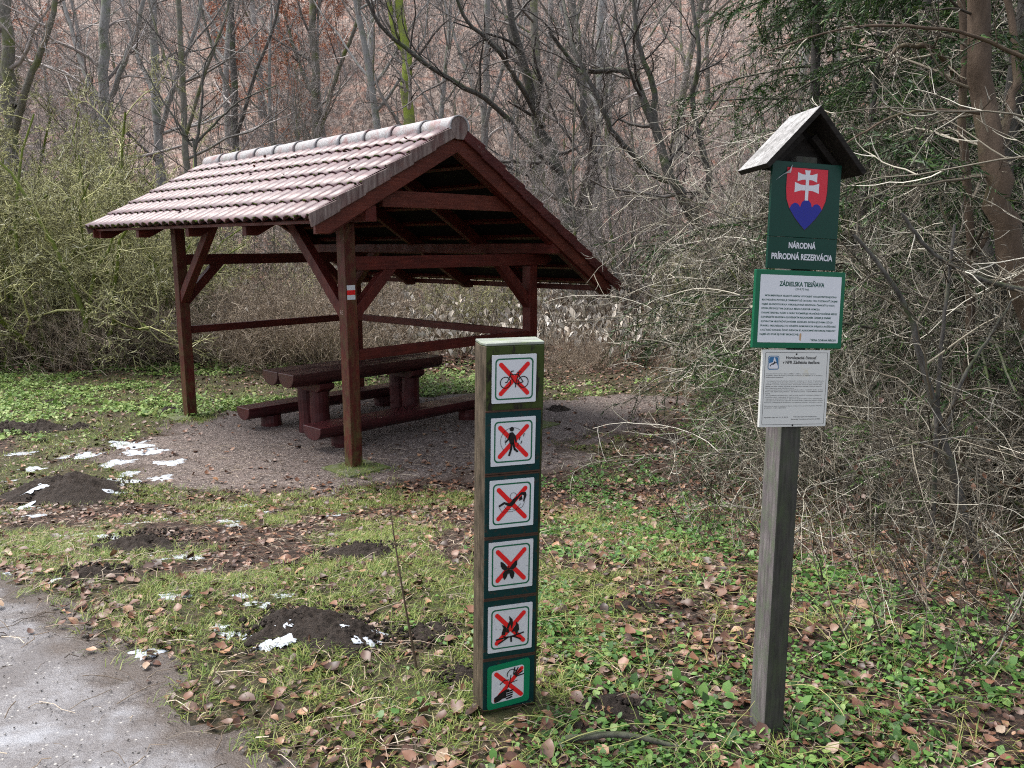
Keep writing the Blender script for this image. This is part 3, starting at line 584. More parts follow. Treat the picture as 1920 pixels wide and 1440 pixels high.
# ------------------------------------------------------------------ information post
IP = placed('information_post', [[0.9631, -0.2676, 0.0288], [0.265, 0.9615, 0.072], [-0.047, -0.0617, 0.997]], (.8528, 2.537, 0), 'square grey-green post with small pitched roof and three notices on it', 'sign post')
pw, pd = .0756, .0914
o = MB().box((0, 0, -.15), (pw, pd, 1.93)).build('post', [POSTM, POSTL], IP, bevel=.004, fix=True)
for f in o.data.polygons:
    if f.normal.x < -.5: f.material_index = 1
rc, ra, rlo, rsp = pw / 2, 2.078, 1.888, .183
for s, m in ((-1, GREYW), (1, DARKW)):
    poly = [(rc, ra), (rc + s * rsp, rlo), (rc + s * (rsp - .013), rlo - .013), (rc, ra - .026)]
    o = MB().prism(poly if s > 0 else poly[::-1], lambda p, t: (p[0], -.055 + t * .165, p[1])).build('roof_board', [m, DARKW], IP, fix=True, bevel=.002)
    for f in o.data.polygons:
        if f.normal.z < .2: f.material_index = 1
MB().prism([(rc - .135, 1.885), (rc + .135, 1.885), (rc, 2.03)], lambda p, t: (p[0], .03 + t * .016, p[1])).build('gable_board', DARKW, IP, fix=True)
for s in (-1, 1): MB().bar((rc + s * .02, .012, 1.995), (rc + s * .125, .012, 1.893), .022, .02).build('roof_batten', DARKW, IP)
def pf(n): return lambda p: (p[0], n, p[1])
e1 = MB().box((-.0942, -.012, 1.6735), (.1586, -.0008, 1.908)).box((-.0942, -.0115, 1.5727), (.1586, -.0008, 1.6725)).build('emblem_sign', EGREEN, IP, bevel=.001)
sh = lambda u, v: (.0335 + u * .0745, 1.796 + v * .094)
SHP = [(-1, 1), (1, 1), (1.01, .3), (.96, -.05), (.80, -.35), (.5, -.66), (.2, -.9), (0, -1.04), (-.2, -.9), (-.5, -.66), (-.80, -.35), (-.96, -.05), (-1.01, .3)]
k = MB(); ring(k, [sh(u * 1.035, v * 1.03) for u, v in SHP], [sh(u, v) for u, v in SHP], pf(-.0126), 3)
k.flat([sh(*p) for p in SHP], pf(-.0124), 0)
hill = [(.80, -.35), (.70, -.22), (.56, -.16), (.42, -.18), (.30, -.28), (.24, -.14), (.10, -.04), (-.05, -.03), (-.20, -.12), (-.28, -.28), (-.40, -.18), (-.56, -.15), (-.70, -.22), (-.80, -.35), (-.5, -.66), (-.2, -.9), (0, -1.04), (.2, -.9), (.5, -.66)]
k.flat([sh(*p) for p in hill], pf(-.0128), 1)
def patee(x, y, L, w0, w1, vert=False):
    P = [(-L, -w1), (-L * .5, -w0 * 1.1), (0, -w0), (L * .5, -w0 * 1.1), (L, -w1), (L * .99, 0), (L, w1), (L * .5, w0 * 1.1), (0, w0), (-L * .5, w0 * 1.1), (-L, w1), (-L * .99, 0)]
    return [sh(x + (b if vert else a), y + (a if vert else b)) for a, b in P]
k.flat(patee(0, .36, .60, .085, .17), pf(-.0128), 2); k.flat(patee(0, .71, .48, .08, .15), pf(-.0130), 2)
k.flat([sh(*p) for p in ((-.08, -.06), (.08, -.06), (.08, .7), (.14, .95), (0, .935), (-.14, .95), (-.08, .7))], pf(-.0132), 2)
k.build('coat_of_arms', [ERED, EBLUE, EWHITE, SBLACK], e1)
k = MB(); put_text(k, 'NÁRODNÁ', -.0205, .079, 1.638, 1.662, pf(-.0122), bold=.03); put_text(k, 'PRÍRODNÁ REZERVÁCIA', -.081, .1445, 1.602, 1.6265, pf(-.0122), bold=.03); k.build('lettering', EWHITE, e1)
k = MB(); n = 6; V = []; 
for i in range(n):
    t = i / (n - 1); a = t * 2.2; ox = .026 * (1 - math.cos(a)) ; V += [(-.0942 + .070 * (1 - t * .55) * (1), -.0125 - .012 * math.sin(a), 1.908 - .004 - .030 * t), (-.0942 + .036 + .030 * t, -.0125 - .016 * math.sin(a * .8), 1.866 + .010 * t)]
k.add([(-.052, -.013, 1.868), (-.030, -.016, 1.873), (-.0242, -.014, 1.8995), (-.040, -.024, 1.880), (-.066, -.0135, 1.860), (-.082, -.0125, 1.846)], [(0, 1, 3), (1, 2, 3), (0, 3, 4), (4, 3, 5)]); k.build('peeled_corner', EWHITE, e1)
e2 = MB().box((-.1334, -.0145, 1.3188), (.1981, -.0008, 1.5681)).build('reserve_notice', FGREEN, IP, bevel=.002); e2['label'] = 'green framed white notice about the gorge'
k = MB(); k.flat(rrect(-.117, .183, 1.337, 1.5525, .003), pf(-.0149)); k.build('white_field', WHITE, e2)
T1 = ['MONUMENTÁLNY KRASOVÝ KAŇON VYTVORENÝ VODAMI PRETEKAJÚCEHO', 'BLATNICKÉHO POTOKA JE CHRÁNENÝ UŽ OD ROKU 1954. POZORNOSŤ ZAUJME', 'NAJMÄ IHLANOVITÁ SKALA VYMODELOVANÁ ERÓZIVNOU ČINNOSŤOU VODY,', 'KTORÁ PRE SVOJ TVAR DOSTALA MENO CUKROVÁ HOMOĽA.', 'CHARAKTERISTIKU FLÓRY A FAUNY PODMIEŇUJE HRANIČNÉ POLOŽENIE MEDZI', 'SLOVENSKÝM KRASOM A SLOVENSKÝM RUDOHORÍM. ÚZEMIE JE ZNÁME', 'AJ ZVRATOM VEGETAČNÝCH PÁSIEM. ZÁDIELSKA DOLINA JE ZNÁMA UŽ OD', 'PRAVEKU. PRECHÁDZALA TO DÔLEŽITÁ KOMUNIKÁCIA SPÁJAJÚCA ROŽŇAVSKÚ', 'A KOŠICKÚ KOTLINU, ČOHO SVEDKOM SÚ AJ SKROMNÉ HISTORICKÉ PAMIATKY', 'NAJMÄ ZO STARŠEJ DOBY BRONZOVEJ.']
W1 = [(-.098, .168), (-.108, .172), (-.108, .163), (-.108, .108), (-.109, .172), (-.109, .151), (-.109, .158), (-.109, .172), (-.109, .172), (-.110, .034)]
k = MB(); f = pf(-.0152); put_text(k, 'ZÁDIELSKA TIESŇAVA', -.048, .119, 1.517, 1.5375, f, bold=.035); put_text(k, '(214,73 ha)', .012, .061, 1.504, 1.5125, f, bold=.012)
for i, (b, w) in enumerate(zip(T1, W1)): put_text(k, b, w[0], w[1], 1.482 - i * .01370, 1.4914 - i * .01370, f, bold=.030)
put_text(k, 'ŠTÁTNA OCHRANA PRÍRODY', .076, .176, 1.3425, 1.3508, f, bold=.03); k.build('lettering', TGREEN, e2)
MB().flat(circ(.040, 1.3645, .0035, 14)[:-1], pf(-.0154)).flat([(.036, 1.362), (.044, 1.362), (.042, 1.343), (.037, 1.345)], pf(-.01515)).build('rust_stain', simple('rust_stain', (.40, .26, .14), .7), e2)
e3 = MB().box((-.0915, -.012, 1.0614), (.1586, -.0008, 1.3133)).build('climbing_notice', CREAM, IP, bevel=.001); e3['label'] = 'cream laminated climbing notice'
k = MB(); ring(k, rrect(-.083, .150, 1.069, 1.3055, .004), rrect(-.0818, .1488, 1.0702, 1.3043, .003), pf(-.0123)); k.build('border', TBLACK, e3)
q = lambda u, v: (-.0515 + u * .0205, 1.2715 + v * .0225)
k = MB(); ring(k, [q(*p) for p in rrect(-1, 1, -1, 1, .35)], [q(*p) for p in rrect(-.9, .9, -.9, .9, .3)], pf(-.0123), 0); k.flat([q(*p) for p in rrect(-.82, .82, -.82, .82, .25)], pf(-.01225), 0)
k.flat([q(*p) for p in ((-.8, -.7), (-.8, -.1), (-.1, .1), (.05, .75), (.2, .75), (.8, -.5), (.8, -.75), (.6, -.8), (-.6, -.8))], pf(-.0125), 1)
k.flat([q(*p) for p in ((-.66, -.45), (-.4, -.15), (.0, -.05), (.1, .2), (.25, .25), (.3, -.05), (.0, -.3), (-.3, -.25), (-.55, -.55))], pf(-.0128), 2); k.flat([q(*p) for p in circ(.42, .0, .12, 12)[:-1]], pf(-.0128), 2); k.build('emblem', [SBLUE, EWHITE, SBLACK], e3)
T2 = ['Horolezecká činnosť pre členov JAMESu a IAMK je usmernená výnimkou', 'Krajského úradu životného prostredia v Košiciach č. 2007/00174 za dodržania', 'nasledovných podmienok:', '', '- Horolezecká činnosť sa bude vykonávať v období od 1. 9. do 31. 3. kalendárneho', 'roka na lokalitách Orlia bašta, Prostredná veža, Modrá a Čierna bašta, Ihla,', 'Vtáčnikova komora, Kostrova stena, Krivý mních, Čertova stena, Pánska veža,', 'Skalka nad vilou, Veľkáč (Zrkadlá vrch), Maliarova stienka, Cukrová homoľa,', 'Ihlan Zajačieho sedla, Mníšková stena.', '- Horolezecká činnosť sa bude vykonávať celoročne v lokalitách Skalka za vilou,', 'Ihlová veža, Skalka nad potokom - ako skaly za cestou, 1 stena Malého Zlatého', 'kameňa.', '- pri prevádzaní horolezeckých ciest sa budú používať existujúce prístupové', 'chodníčky spolu a existujúce zostupové trasy.', '- zakazuje sa vytváranie bivakov, táborenie, kladenie ohňov mimo vyhradených', '- zakazuje sa znečisťovanie odpadmi, zberanie rastlín vrátane ich plodov, ničenie', 'biotopov, odchytávanie živočíchov, ich rušenie a ničenie a iné práce v teréne.', '', 'Kontrolou sa bude na požiadanie členov stráže prírody preukázať platným členským', 'preukazom svojej organizácie.']
k = MB(); f = pf(-.0122)
for i, b in enumerate(T2):
    if b:
        w = min(.218, len(b) * .00282); put_text(k, b, -.0765, -.0765 + w, 1.2335 - i * .00585, 1.2375 - i * .00585, f, bold=.012)
put_text(k, 'Horolezecká činnosť', -.006, .108, 1.283, 1.2945, f, bold=.03); put_text(k, 'v NPR Zádielska tiesňava', -.018, .121, 1.268, 1.2795, f, bold=.03)
put_text(k, 'Výnimka platí do 31. 3. 2010.', -.076, .015, 1.0905, 1.0955, f, bold=.012); put_text(k, 'Národný park Slovenský kras', .035, .122, 1.0915, 1.0965, f, bold=.012); put_text(k, 'Slovenský horolezecký spolok JAMES', .025, .136, 1.0835, 1.0885, f, bold=.012)
k.build('lettering', TBLACK, e3)
for z in (1.3, 1.0665): MB().prism(circ(.032, z, .0028, 10)[:-1], lambda p, t: (p[0], -.0121 - .0015 * t, p[1])).build('screw', SBLACK, e3)
# ------------------------------------------------------------------ plants: growth helpers
def unit(v): return v / (np.linalg.norm(v, axis=-1, keepdims=True) + 1e-9)
def grow(rng, P0, D0, L, R0, n=5, wob=.15, trop=(0, 0, 0), taper=.3):
    P0 = np.asarray(P0, float); M = len(P0); P = np.empty((M, n, 3)); d = unit(np.asarray(D0, float)); P[:, 0] = P0; st = (np.asarray(L) / (n - 1))[:, None]
    for i in range(1, n):
        d = unit(d + rng.normal(0, wob, (M, 3)) + np.asarray(trop)); P[:, i] = P[:, i - 1] + d * st
    return P, np.asarray(R0)[:, None] * np.linspace(1, taper, n)[None]
def kids(rng, P, R, m, t0=.25, t1=1., ang=50, asd=12, lr=.5, ldec=.5, rr=.55, up=0., flat=0., rmin=.001, side=None):
    M, n, _ = P.shape; L = np.linalg.norm(np.diff(P, axis=1), axis=2).sum(1)
    t = t0 + (t1 - t0) * (np.arange(m)[None] + rng.random((M, m))) / m; f = np.clip(t * (n - 1), 0, n - 1.001); i = f.astype(int); w = f - i; r = np.arange(M)[:, None]
    A = P[r, i]; B = P[r, i + 1]; pos = A + (B - A) * w[..., None]; tan = unit(B - A); rad = R[r, i] * (1 - w) + R[r, i + 1] * w
    pv = rng.normal(0, 1, (M, m, 3)); pv[..., 2] *= (1 - flat)
    if side is not None: pv += np.asarray(side)
    pv = unit(pv - (pv * tan).sum(-1, keepdims=True) * tan); a = np.radians(rng.normal(ang, asd, (M, m)))[..., None]
    d = unit(tan * np.cos(a) + pv * np.sin(a) + np.array([0, 0, up]))
    ln = L[:, None] * lr * (1 - ldec * t) * rng.uniform(.65, 1.25, (M, m))
    return pos.reshape(-1, 3), d.reshape(-1, 3), ln.ravel(), np.maximum(rad.ravel() * rr, rmin)
def bez(pts, n):                        # smooth curve through points
    pts = np.asarray(pts, float); m = len(pts); t = np.linspace(0, m - 1, n); i = np.clip(t.astype(int), 0, m - 2); f = (t - i)[:, None]
    g = lambda k: pts[np.clip(k, 0, m - 1)]
    a, b, c, d = g(i - 1), g(i), g(i + 1), g(i + 2)
    return .5 * ((2 * b) + (c - a) * f + (2 * a - 5 * b + 4 * c - d) * f ** 2 + (3 * b - a - 3 * c + d) * f ** 3)
LEAFV = [(0, 0, 0), (.25, .30, .05), (.27, 0, -.02), (.25, -.30, .05), (.58, .33, .10), (.6, 0, .0), (.58, -.33, .10), (.85, .16, .05), (.86, 0, .02), (.85, -.16, .05), (1.05, 0, -.03)]
LEAFQ = [(1, 4, 5, 2), (2, 5, 6, 3), (4, 7, 8, 5), (5, 8, 9, 6)]; LEAFT = [(0, 1, 2), (0, 2, 3), (7, 10, 8), (8, 10, 9)]
def leafvar(curl, twist):
    v = np.array(LEAFV, float); v[:, 0] -= .5; x = v[:, 0]; v[:, 2] += curl * (x ** 2) + twist * x * v[:, 1]; return v
OLIVE = bark('grey_olive_bark', (.085, .078, .065), (.22, .205, .175), (.11, .13, .03), .40)
GREYB = bark('grey_beech_bark', (.15, .145, .14), (.33, .32, .305), (.13, .16, .08), .36)
DARKB = bark('dark_wet_bark', (.028, .025, .022), (.13, .12, .108), (.06, .09, .02), .34, topmoss=.35)
MOSSB = bark('moss_covered_bark', (.05, .045, .03), (.13, .12, .08), (.15, .19, .035), .62, topmoss=.5)
BRIGHTM = bark('bright_moss_bark', (.08, .08, .045), (.18, .17, .11), (.21, .26, .04), .56)
BROWNB = bark('smooth_brown_bark', (.05, .034, .022), (.115, .08, .055), (.085, .085, .035), .34, scale=2)
TW_GREY = island('grey_brown_twigs', [(0, (.03, .026, .023)), (.45, (.12, .105, .094)), (.8, (.27, .245, .225)), (1, (.42, .39, .36))], .7)
TW_PINK = island('pinkish_grey_twigs', [(0, (.07, .058, .053)), (.4, (.22, .185, .17)), (.75, (.42, .37, .345)), (1, (.58, .53, .50))], .7)
TW_TAN = island('pale_tan_twigs', [(0, (.014, .011, .008)), (.5, (.055, .044, .032)), (.78, (.19, .16, .115)), (.92, (.46, .42, .33)), (1, (.70, .66, .56))], .55)
TW_LIGHT = island('light_tan_twigs', [(0, (.05, .042, .03)), (.3, (.22, .19, .14)), (.6, (.52, .48, .38)), (1, (.78, .74, .64))], .5)
TW_BROWN = island('brown_dry_twigs', [(0, (.03, .022, .016)), (.4, (.17, .125, .088)), (.75, (.40, .315, .23)), (1, (.62, .53, .42))], .7)
TW_LICH = island('lichen_covered_twigs', [(0, (.03, .028, .02)), (.32, (.12, .11, .07)), (.55, (.33, .32, .15)), (.8, (.55, .54, .24)), (.93, (.62, .60, .36)), (1, (.70, .68, .56))], .8)
TW_DARK = island('dark_wet_twigs', [(0, (.02, .017, .015)), (.6, (.075, .064, .055)), (1, (.20, .175, .155))], .6)
BEECHL = island('dry_orange_beech_leaves', [(0, (.34, .12, .06)), (.5, (.52, .22, .12)), (1, (.66, .36, .22))], .6)
DEADL = island('fallen_brown_leaves', [(0, (.018, .012, .010)), (.28, (.065, .032, .021)), (.5, (.135, .062, .037)), (.7, (.21, .10, .058)), (.82, (.15, .10, .078)), (.95, (.34, .18, .095)), (1, (.36, .28, .20))], .42, .45)
GRASSM = island('short_winter_grass', [(0, (.06, .11, .018)), (.4, (.14, .225, .040)), (.7, (.25, .30, .07)), (.88, (.36, .34, .12)), (1, (.46, .40, .20))], .5, .3, trans=.25)
HERB = island('green_herb_leaves', [(0, (.025, .06, .015)), (.3, (.05, .125, .028)), (.65, (.10, .22, .045)), (.9, (.17, .31, .07)), (1, (.30, .40, .13))], .42, .4, trans=.25)
HERB2 = island('pale_clearing_herbs', [(0, (.07, .14, .03)), (.4, (.17, .29, .07)), (.75, (.30, .42, .12)), (1, (.44, .48, .20))], .5, .3, trans=.25)
STEMY = island('yellow_green_stems', [(0, (.12, .15, .04)), (.6, (.26, .28, .09)), (1, (.40, .36, .16))], .5)
STRAW = island('dry_straw_stems', [(0, (.12, .08, .05)), (.5, (.27, .20, .13)), (1, (.46, .38, .27))], .7)
FLUFF = island('white_seed_fluff', [(0, (.42, .35, .27)), (.5, (.58, .52, .44)), (1, (.74, .70, .64))], .9, .1)
NEEDLE = island('spruce_needles', [(0, (.008, .026, .008)), (.6, (.025, .065, .018)), (.88, (.075, .15, .035)), (1, (.16, .22, .06))], .5, .3)
NEEDLE_Y = island('fresh_spruce_needles', [(0, (.035, .10, .028)), (.5, (.095, .21, .05)), (1, (.22, .33, .09))], .5, .3)

# ------------------------------------------------------------------ woods on the hillside
def crown_from(rng, P, R, spec, nb, tri=3):
    for s in spec:
        a = kids(rng, P, R, s['m'], s.get('t0', .2), s.get('t1', 1), s.get('ang', 50), 13, s['lr'], s.get('ld', .5), s.get('rr', .5), s.get('up', 0), s.get('flat', 0), s.get('rmin', .002), s.get('side'))
        P, R = grow(rng, *a, n=s.get('n', 4), wob=s.get('wob', .15), trop=s.get('trop', (0, 0, .04)), taper=s.get('tp', .35))
        nb.tubes(P, R, s.get('k', tri))
    return P, R
def forest_tree(seed, h, r, lean=.04, low=.3, m1=16, dens=1., bk=GREYB, tw=TW_PINK, name='bare_tree', orange=0, limbs=True):
    rng = np.random.default_rng(seed); root = empty(name); tb = NB(); cb = NB()
    P, R = grow(rng, np.array([[0, 0, -.4]]), np.array([[rng.normal(0, lean), rng.normal(0, lean), 1]]), np.array([h]), np.array([r]), 12, .05, (0, 0, .04), .18)
    R[:, 0] *= 1.35; tb.tubes(P, R, 9)
    a = kids(rng, P, R, m1, low, .98, 48, 12, .36, .45, .5, .1); P1, R1 = grow(rng, *a, n=7, wob=.13, trop=(0, 0, .07), taper=.25); tb.tubes(P1, R1, 5)
    Pe, Re = crown_from(rng, P1, R1, [dict(m=int(8 * dens), lr=.45, n=5, rmin=.006), dict(m=int(6 * dens), lr=.5, n=4, rmin=.004), dict(m=3, lr=.55, n=3, rmin=.003)], cb)
    tb.build('trunk', bk, root, True)
    c = cb.build('crown', tw, root)
    if orange:
        lb = NB(); M = orange; i = rng.integers(0, len(Pe), M); t = rng.random(M)[:, None]; pos = Pe[i, 0] * (1 - t) + Pe[i, -1] * t + rng.normal(0, .05, (M, 3)); pos = pos[pos[:, 2] > .3]; M = len(pos)
        scatter(lb, [(0, -.3, 0), (.5, 0, .1), (0, .3, 0), (-.5, 0, .08)], [(0, 1, 2, 3)], None, pos, rng.uniform(0, 6.3, M), rng.normal(0, .6, M), rng.normal(0, .6, M), rng.uniform(.06, .14, M))
        lb.build('leaves', BEECHL, root)
    return root
rng = np.random.default_rng(11)
def place(o, x, y, rzv, s, label=None, group=None, cat=None):
    o.location = (x, y, gz1(x, y)); o.rotation_euler = (0, 0, rzv); o.scale = (s, s, s * 1.0); return tag(o, label, cat, group)
protos = [forest_tree(100 + i, 11 + 1.3 * i, .12 + .018 * i, low=.18 + .04 * (i % 3), m1=18, dens=1.1, bk=[GREYB, OLIVE, GREYB, OLIVE][i % 4], tw=[TW_PINK, TW_GREY, TW_PINK][i % 3]) for i in range(5)]
sap = [forest_tree(140 + i, 5.5 + i, .05, low=.08, m1=22, dens=1.0, bk=OLIVE, tw=[TW_PINK, TW_GREY][i % 2], name='bare_sapling') for i in range(3)]
bee = [forest_tree(160 + i, 6.5 + i, .06, low=.10, m1=22, dens=.9, bk=GREYB, tw=TW_GREY, name='beech_sapling', orange=5200) for i in range(2)]
used = set()
def inst(protolist, k):
    o = protolist[k]
    if o.name in used: return copy_tree(o)
    used.add(o.name); return o
pts = []
def far_spot(y0, y1, mind):
    for _ in range(60):
        y = y0 + (y1 - y0) * rng.random() ** 1.1; x = rng.uniform(-.80, .80) * y
        if all((x - a) ** 2 + (y - b) ** 2 > mind ** 2 for a, b in pts): break
    pts.append((x, y)); return x, y
for i in range(66):
    x, y = far_spot(29, 64, 1.7)
    place(inst(protos, i % 5), x, y, rng.uniform(0, 6.28), rng.uniform(.8, 1.15), 'slender bare grey forest tree on the leaf-covered hillside', 'bare trees on the hillside', 'tree')
for i in range(64):
    x, y = far_spot(24, 60, 1.2)
    place(inst(sap, i % 3), x, y, rng.uniform(0, 6.28), rng.uniform(.7, 1.2), 'thin leafless sapling among the trees on the hillside', 'leafless saplings on the hillside', 'sapling')
for i in range(40):
    px = rng.uniform(930, 1480) if i < 22 else rng.uniform(-60, 760); Y = rng.uniform(16.5, 25) if i < 22 else rng.uniform(20, 28)
    place(inst(sap, i % 3), wp(px, 600, Y)[0], Y, rng.uniform(0, 6.28), rng.uniform(.6, 1.0), 'thin twiggy leafless sapling at the foot of the slope behind the shelter', 'twiggy saplings at the foot of the slope', 'sapling')
for i, (px, Y) in enumerate(((470, 36), (545, 38), (420, 43), (600, 45), (655, 42), (110, 40), (510, 48), (700, 52), (380, 52), (560, 33), (250, 50))):
    q = wp(px, 300, Y)
    place(inst(bee, i % 2), q[0], Y, rng.uniform(0, 6.28), rng.uniform(.65, 1.0), 'young beech still holding its orange dry leaves on the hillside', 'orange-leaved young beeches', 'sapling')

# ------------------------------------------------------------------ single trees at the wood edge
def custom_tree(name, paths, bk, tw, spec, label, cat='tree', seed=1, k=9, twigs=None, group=None):
    rng = np.random.default_rng(seed); base = np.array(paths[0][0][0], float); root = empty(name, base, 0, label, cat, group); tb = NB(); cb = NB()
    for pts_, r0, r1 in paths:
        P = bez(np.asarray(pts_) - base, 22); P[1:-1] += rng.normal(0, r0 * .16, (20, 3)); R = np.linspace(r0, r1, 22)
        tb.tubes(P[None], R[None], k)
        if spec: 
            Pc = P[None, ::3]; Rc = R[None, ::3]
            crown_from(rng, Pc, Rc, spec, cb)
    tb.build('trunk', bk, root, True)
    if cb.n: cb.build('crown', tw, root)
    return root
S_MID = [dict(m=12, t0=.30, lr=.34, n=6, rr=.45, wob=.2, rmin=.009, k=4), dict(m=8, t0=.15, lr=.5, n=5, wob=.2, rmin=.005), dict(m=6, lr=.5, n=4, wob=.18, rmin=.0035), dict(m=3, lr=.55, n=3, rmin=.003)]
S_LIGHT = [dict(m=9, t0=.3, lr=.30, n=6, rr=.4, rmin=.008, k=4), dict(m=7, t0=.15, lr=.5, n=5, rmin=.005), dict(m=5, lr=.5, n=3, rmin=.0035)]
g = lambda px, Y: np.array([wp(px, 600, Y)[0], Y, gz1(wp(px, 600, Y)[0], Y) - .25])
def pth(base, *pp, r=(.2, .05)): return ([base] + [wp(*p) for p in pp], r[0], r[1])
Y = 21
custom_tree('edge_tree', [pth(g(1084, Y), (1078, 540, Y), (1072, 470, Y), (1060, 400, Y), (1046, 320, Y + .3), (1020, 240, Y + .5), (985, 130, Y), (960, 30, Y - .4), (940, -120, Y - .6), r=(.26, .055)),
    pth(wp(1076, 430, Y), (1100, 380, Y), (1112, 300, Y - .4), (1095, 230, Y - .6), (1090, 120, Y - .4), (1075, 20, Y), (1060, -150, Y), r=(.14, .05)),
    pth(wp(1046, 320, Y), (1000, 280, Y - .6), (930, 200, Y - 1.6), (870, 165, Y - 2.5), (800, 120, Y - 3.2), (740, 75, Y - 3.6), (700, 30, Y - 4), (670, -60, Y - 4.2), r=(.075, .028)),
    pth(wp(1020, 240, Y), (975, 160, Y - 1), (930, 90, Y - 2), (870, 30, Y - 2.6), (840, -60, Y - 3), r=(.075, .025))], DARKB, TW_DARK, S_MID, 'dark old tree with moss at its foot behind the shelter, forking into many limbs', seed=3)
Y = 17
custom_tree('leaning_tree', [pth(g(1318, Y), (1335, 570, Y), (1348, 520, Y), (1335, 460, Y + .2), (1295, 400, Y), (1262, 340, Y - .2), (1238, 270, Y), (1205, 190, Y), (1190, 140, Y + .2), (1140, 130, Y + .3), (1085, 132, Y + .4), (1030, 60, Y), r=(.15, .035)),
    pth(wp(1225, 240, Y), (1226, 170, Y), (1200, 90, Y), (1190, 20, Y), (1180, -90, Y), r=(.07, .03)),
    pth(wp(1262, 340, Y), (1215, 320, Y), (1150, 250, Y - .5), (1125, 190, Y - .7), (1080, 100, Y - .7), (1050, -20, Y), r=(.07, .03)),
    pth(wp(1300, 405, Y), (1330, 340, Y), (1300, 200, Y), (1310, 100, Y - .3), (1290, -40, Y), r=(.08, .03))], DARKB, TW_DARK, S_MID, 'crooked dark tree leaning left with a mossy elbow between shelter and notice post', seed=4)
Y = 30
custom_tree('mossy_tree', [pth(g(768, Y), (766, 400, Y), (768, 250, Y), (762, 170, Y), (766, 110, Y), (752, 30, Y), (745, -120, Y), r=(.24, .14)), pth(wp(766, 110, Y), (740, 60, Y), (720, -60, Y), r=(.12, .08))], BRIGHTM, TW_GREY, S_LIGHT, 'trunk thickly covered in bright yellow-green moss above the roof ridge', seed=5)
for i, (px, Y, top, r, lab, bk) in enumerate(((190, 25, 200, .19, 'pale lichen-grey forked trunk behind the lichen shrubs', GREYB), (350, 22, 335, .10, 'thin straight grey trunk just left of the roof ridge', OLIVE), (445, 30, 432, .15, 'dark slender trunk among orange beeches above the roof', DARKB), (598, 33, 585, .2, 'grey-brown trunk beyond the middle of the roof ridge', OLIVE), (25, 21, 10, .2, 'dark grey trunk with low fork at the far left edge', OLIVE), (300, 27, 285, .17, 'grey tree trunk between the lichen-grey fork and the thin straight trunk', GREYB), (905, 34, 915, .18, 'dull grey tree beyond the ridge end of the roof', GREYB), (1010, 29, 1000, .2, 'greyish tree right of the gable with moss patches', OLIVE), (1120, 26, 1128, .16, 'grey straight tree behind the dark old tree', GREYB))):
    ps = [pth(g(px, Y), (px, 350, Y), (px + (top - px) * .5, 180, Y), (top, 0, Y), (top + (top - px), -250, Y), r=(r, r * .55)),
          pth(wp(px, 250, Y), (px + 30, 150, Y - .6), (px + 75, 20, Y - 1), (px + 90, -150, Y - 1), r=(r * .5, r * .2)), pth(wp(px, 200, Y), (px - 40, 110, Y + .5), (px - 80, -30, Y + 1), r=(r * .5, r * .2))]
    custom_tree('grey_tree', ps, bk, [TW_PINK, TW_GREY][i % 2], S_MID if i in (0, 1, 4) else S_LIGHT, lab, seed=20 + i)
# V-shaped sapling behind the ridge
Y = 16
custom_tree('forked_sapling', [pth(g(366, Y), (366, 300, Y), (352, 260, Y), (300, 180, Y), (262, 110, Y), r=(.035, .01)), pth(wp(366, 280, Y), (378, 200, Y), (385, 120, Y), (420, 60, Y), r=(.03, .008)), pth(wp(366, 270, Y), (395, 240, Y), (450, 190, Y), (520, 160, Y), r=(.03, .008)), pth(wp(360, 275, Y), (330, 230, Y), (322, 150, Y), r=(.02, .006))], DARKB, TW_DARK, S_LIGHT[1:], 'dark V-shaped sapling rising just behind the far end of the roof ridge', 'sapling', 9)
# ------------------------------------------------------------------ shrubs
def shrub(name, seed, stems, h, r, spread, tw, bk, spec, wob=.15, trop=(0, 0, .03), lean=.45, k=5, n=8, leaves=0, leafm=None, side=(0, 0, 0), taper=.3, kt=3):
    rng = np.random.default_rng(seed); root = empty(name); sb = NB(); cb = NB(); a = rng.uniform(0, 6.28, stems); q = spread * np.sqrt(rng.random(stems))
    P0 = np.stack([q * np.cos(a), q * np.sin(a), np.full(stems, -.12)], -1); D = np.stack([np.cos(a) * lean * rng.uniform(.2, 1, stems), np.sin(a) * lean * rng.uniform(.2, 1, stems), np.ones(stems)], -1) + np.asarray(side)
    P, R = grow(rng, P0, D, h * rng.uniform(.6, 1.1, stems), r * rng.uniform(.6, 1.2, stems), n, wob, trop, taper); sb.tubes(P, R, k)
    Pe, Re = crown_from(rng, P, R, spec, cb, kt); sb.build('stems', bk, root, True); cb.build('twigs', tw, root)
    if leaves:
        lb = NB(); i = rng.integers(0, len(Pe), leaves); t = rng.random(leaves)[:, None]; pos = Pe[i, 0] * (1 - t) + Pe[i, -1] * t
        scatter(lb, leafvar(.5, .3), LEAFQ, LEAFT, pos, rng.uniform(0, 6.3, leaves), rng.uniform(.4, 1.6, leaves), rng.normal(0, .5, leaves), rng.uniform(.02, .05, leaves)); lb.build('leaves', leafm, root)
    return root
used.clear()
LICH = [shrub('lichen_shrub', 300 + i, 10, 4.0, .045, .5, TW_LICH, MOSSB, [dict(m=10, t0=.2, lr=.45, n=6, wob=.28, rr=.5, rmin=.010, k=4), dict(m=9, lr=.47, n=5, wob=.28, rmin=.007), dict(m=5, lr=.5, n=4, wob=.25, rmin=.0055), dict(m=3, lr=.55, n=3, wob=.25, rmin=.005)], wob=.22, lean=.7) for i in range(3)]
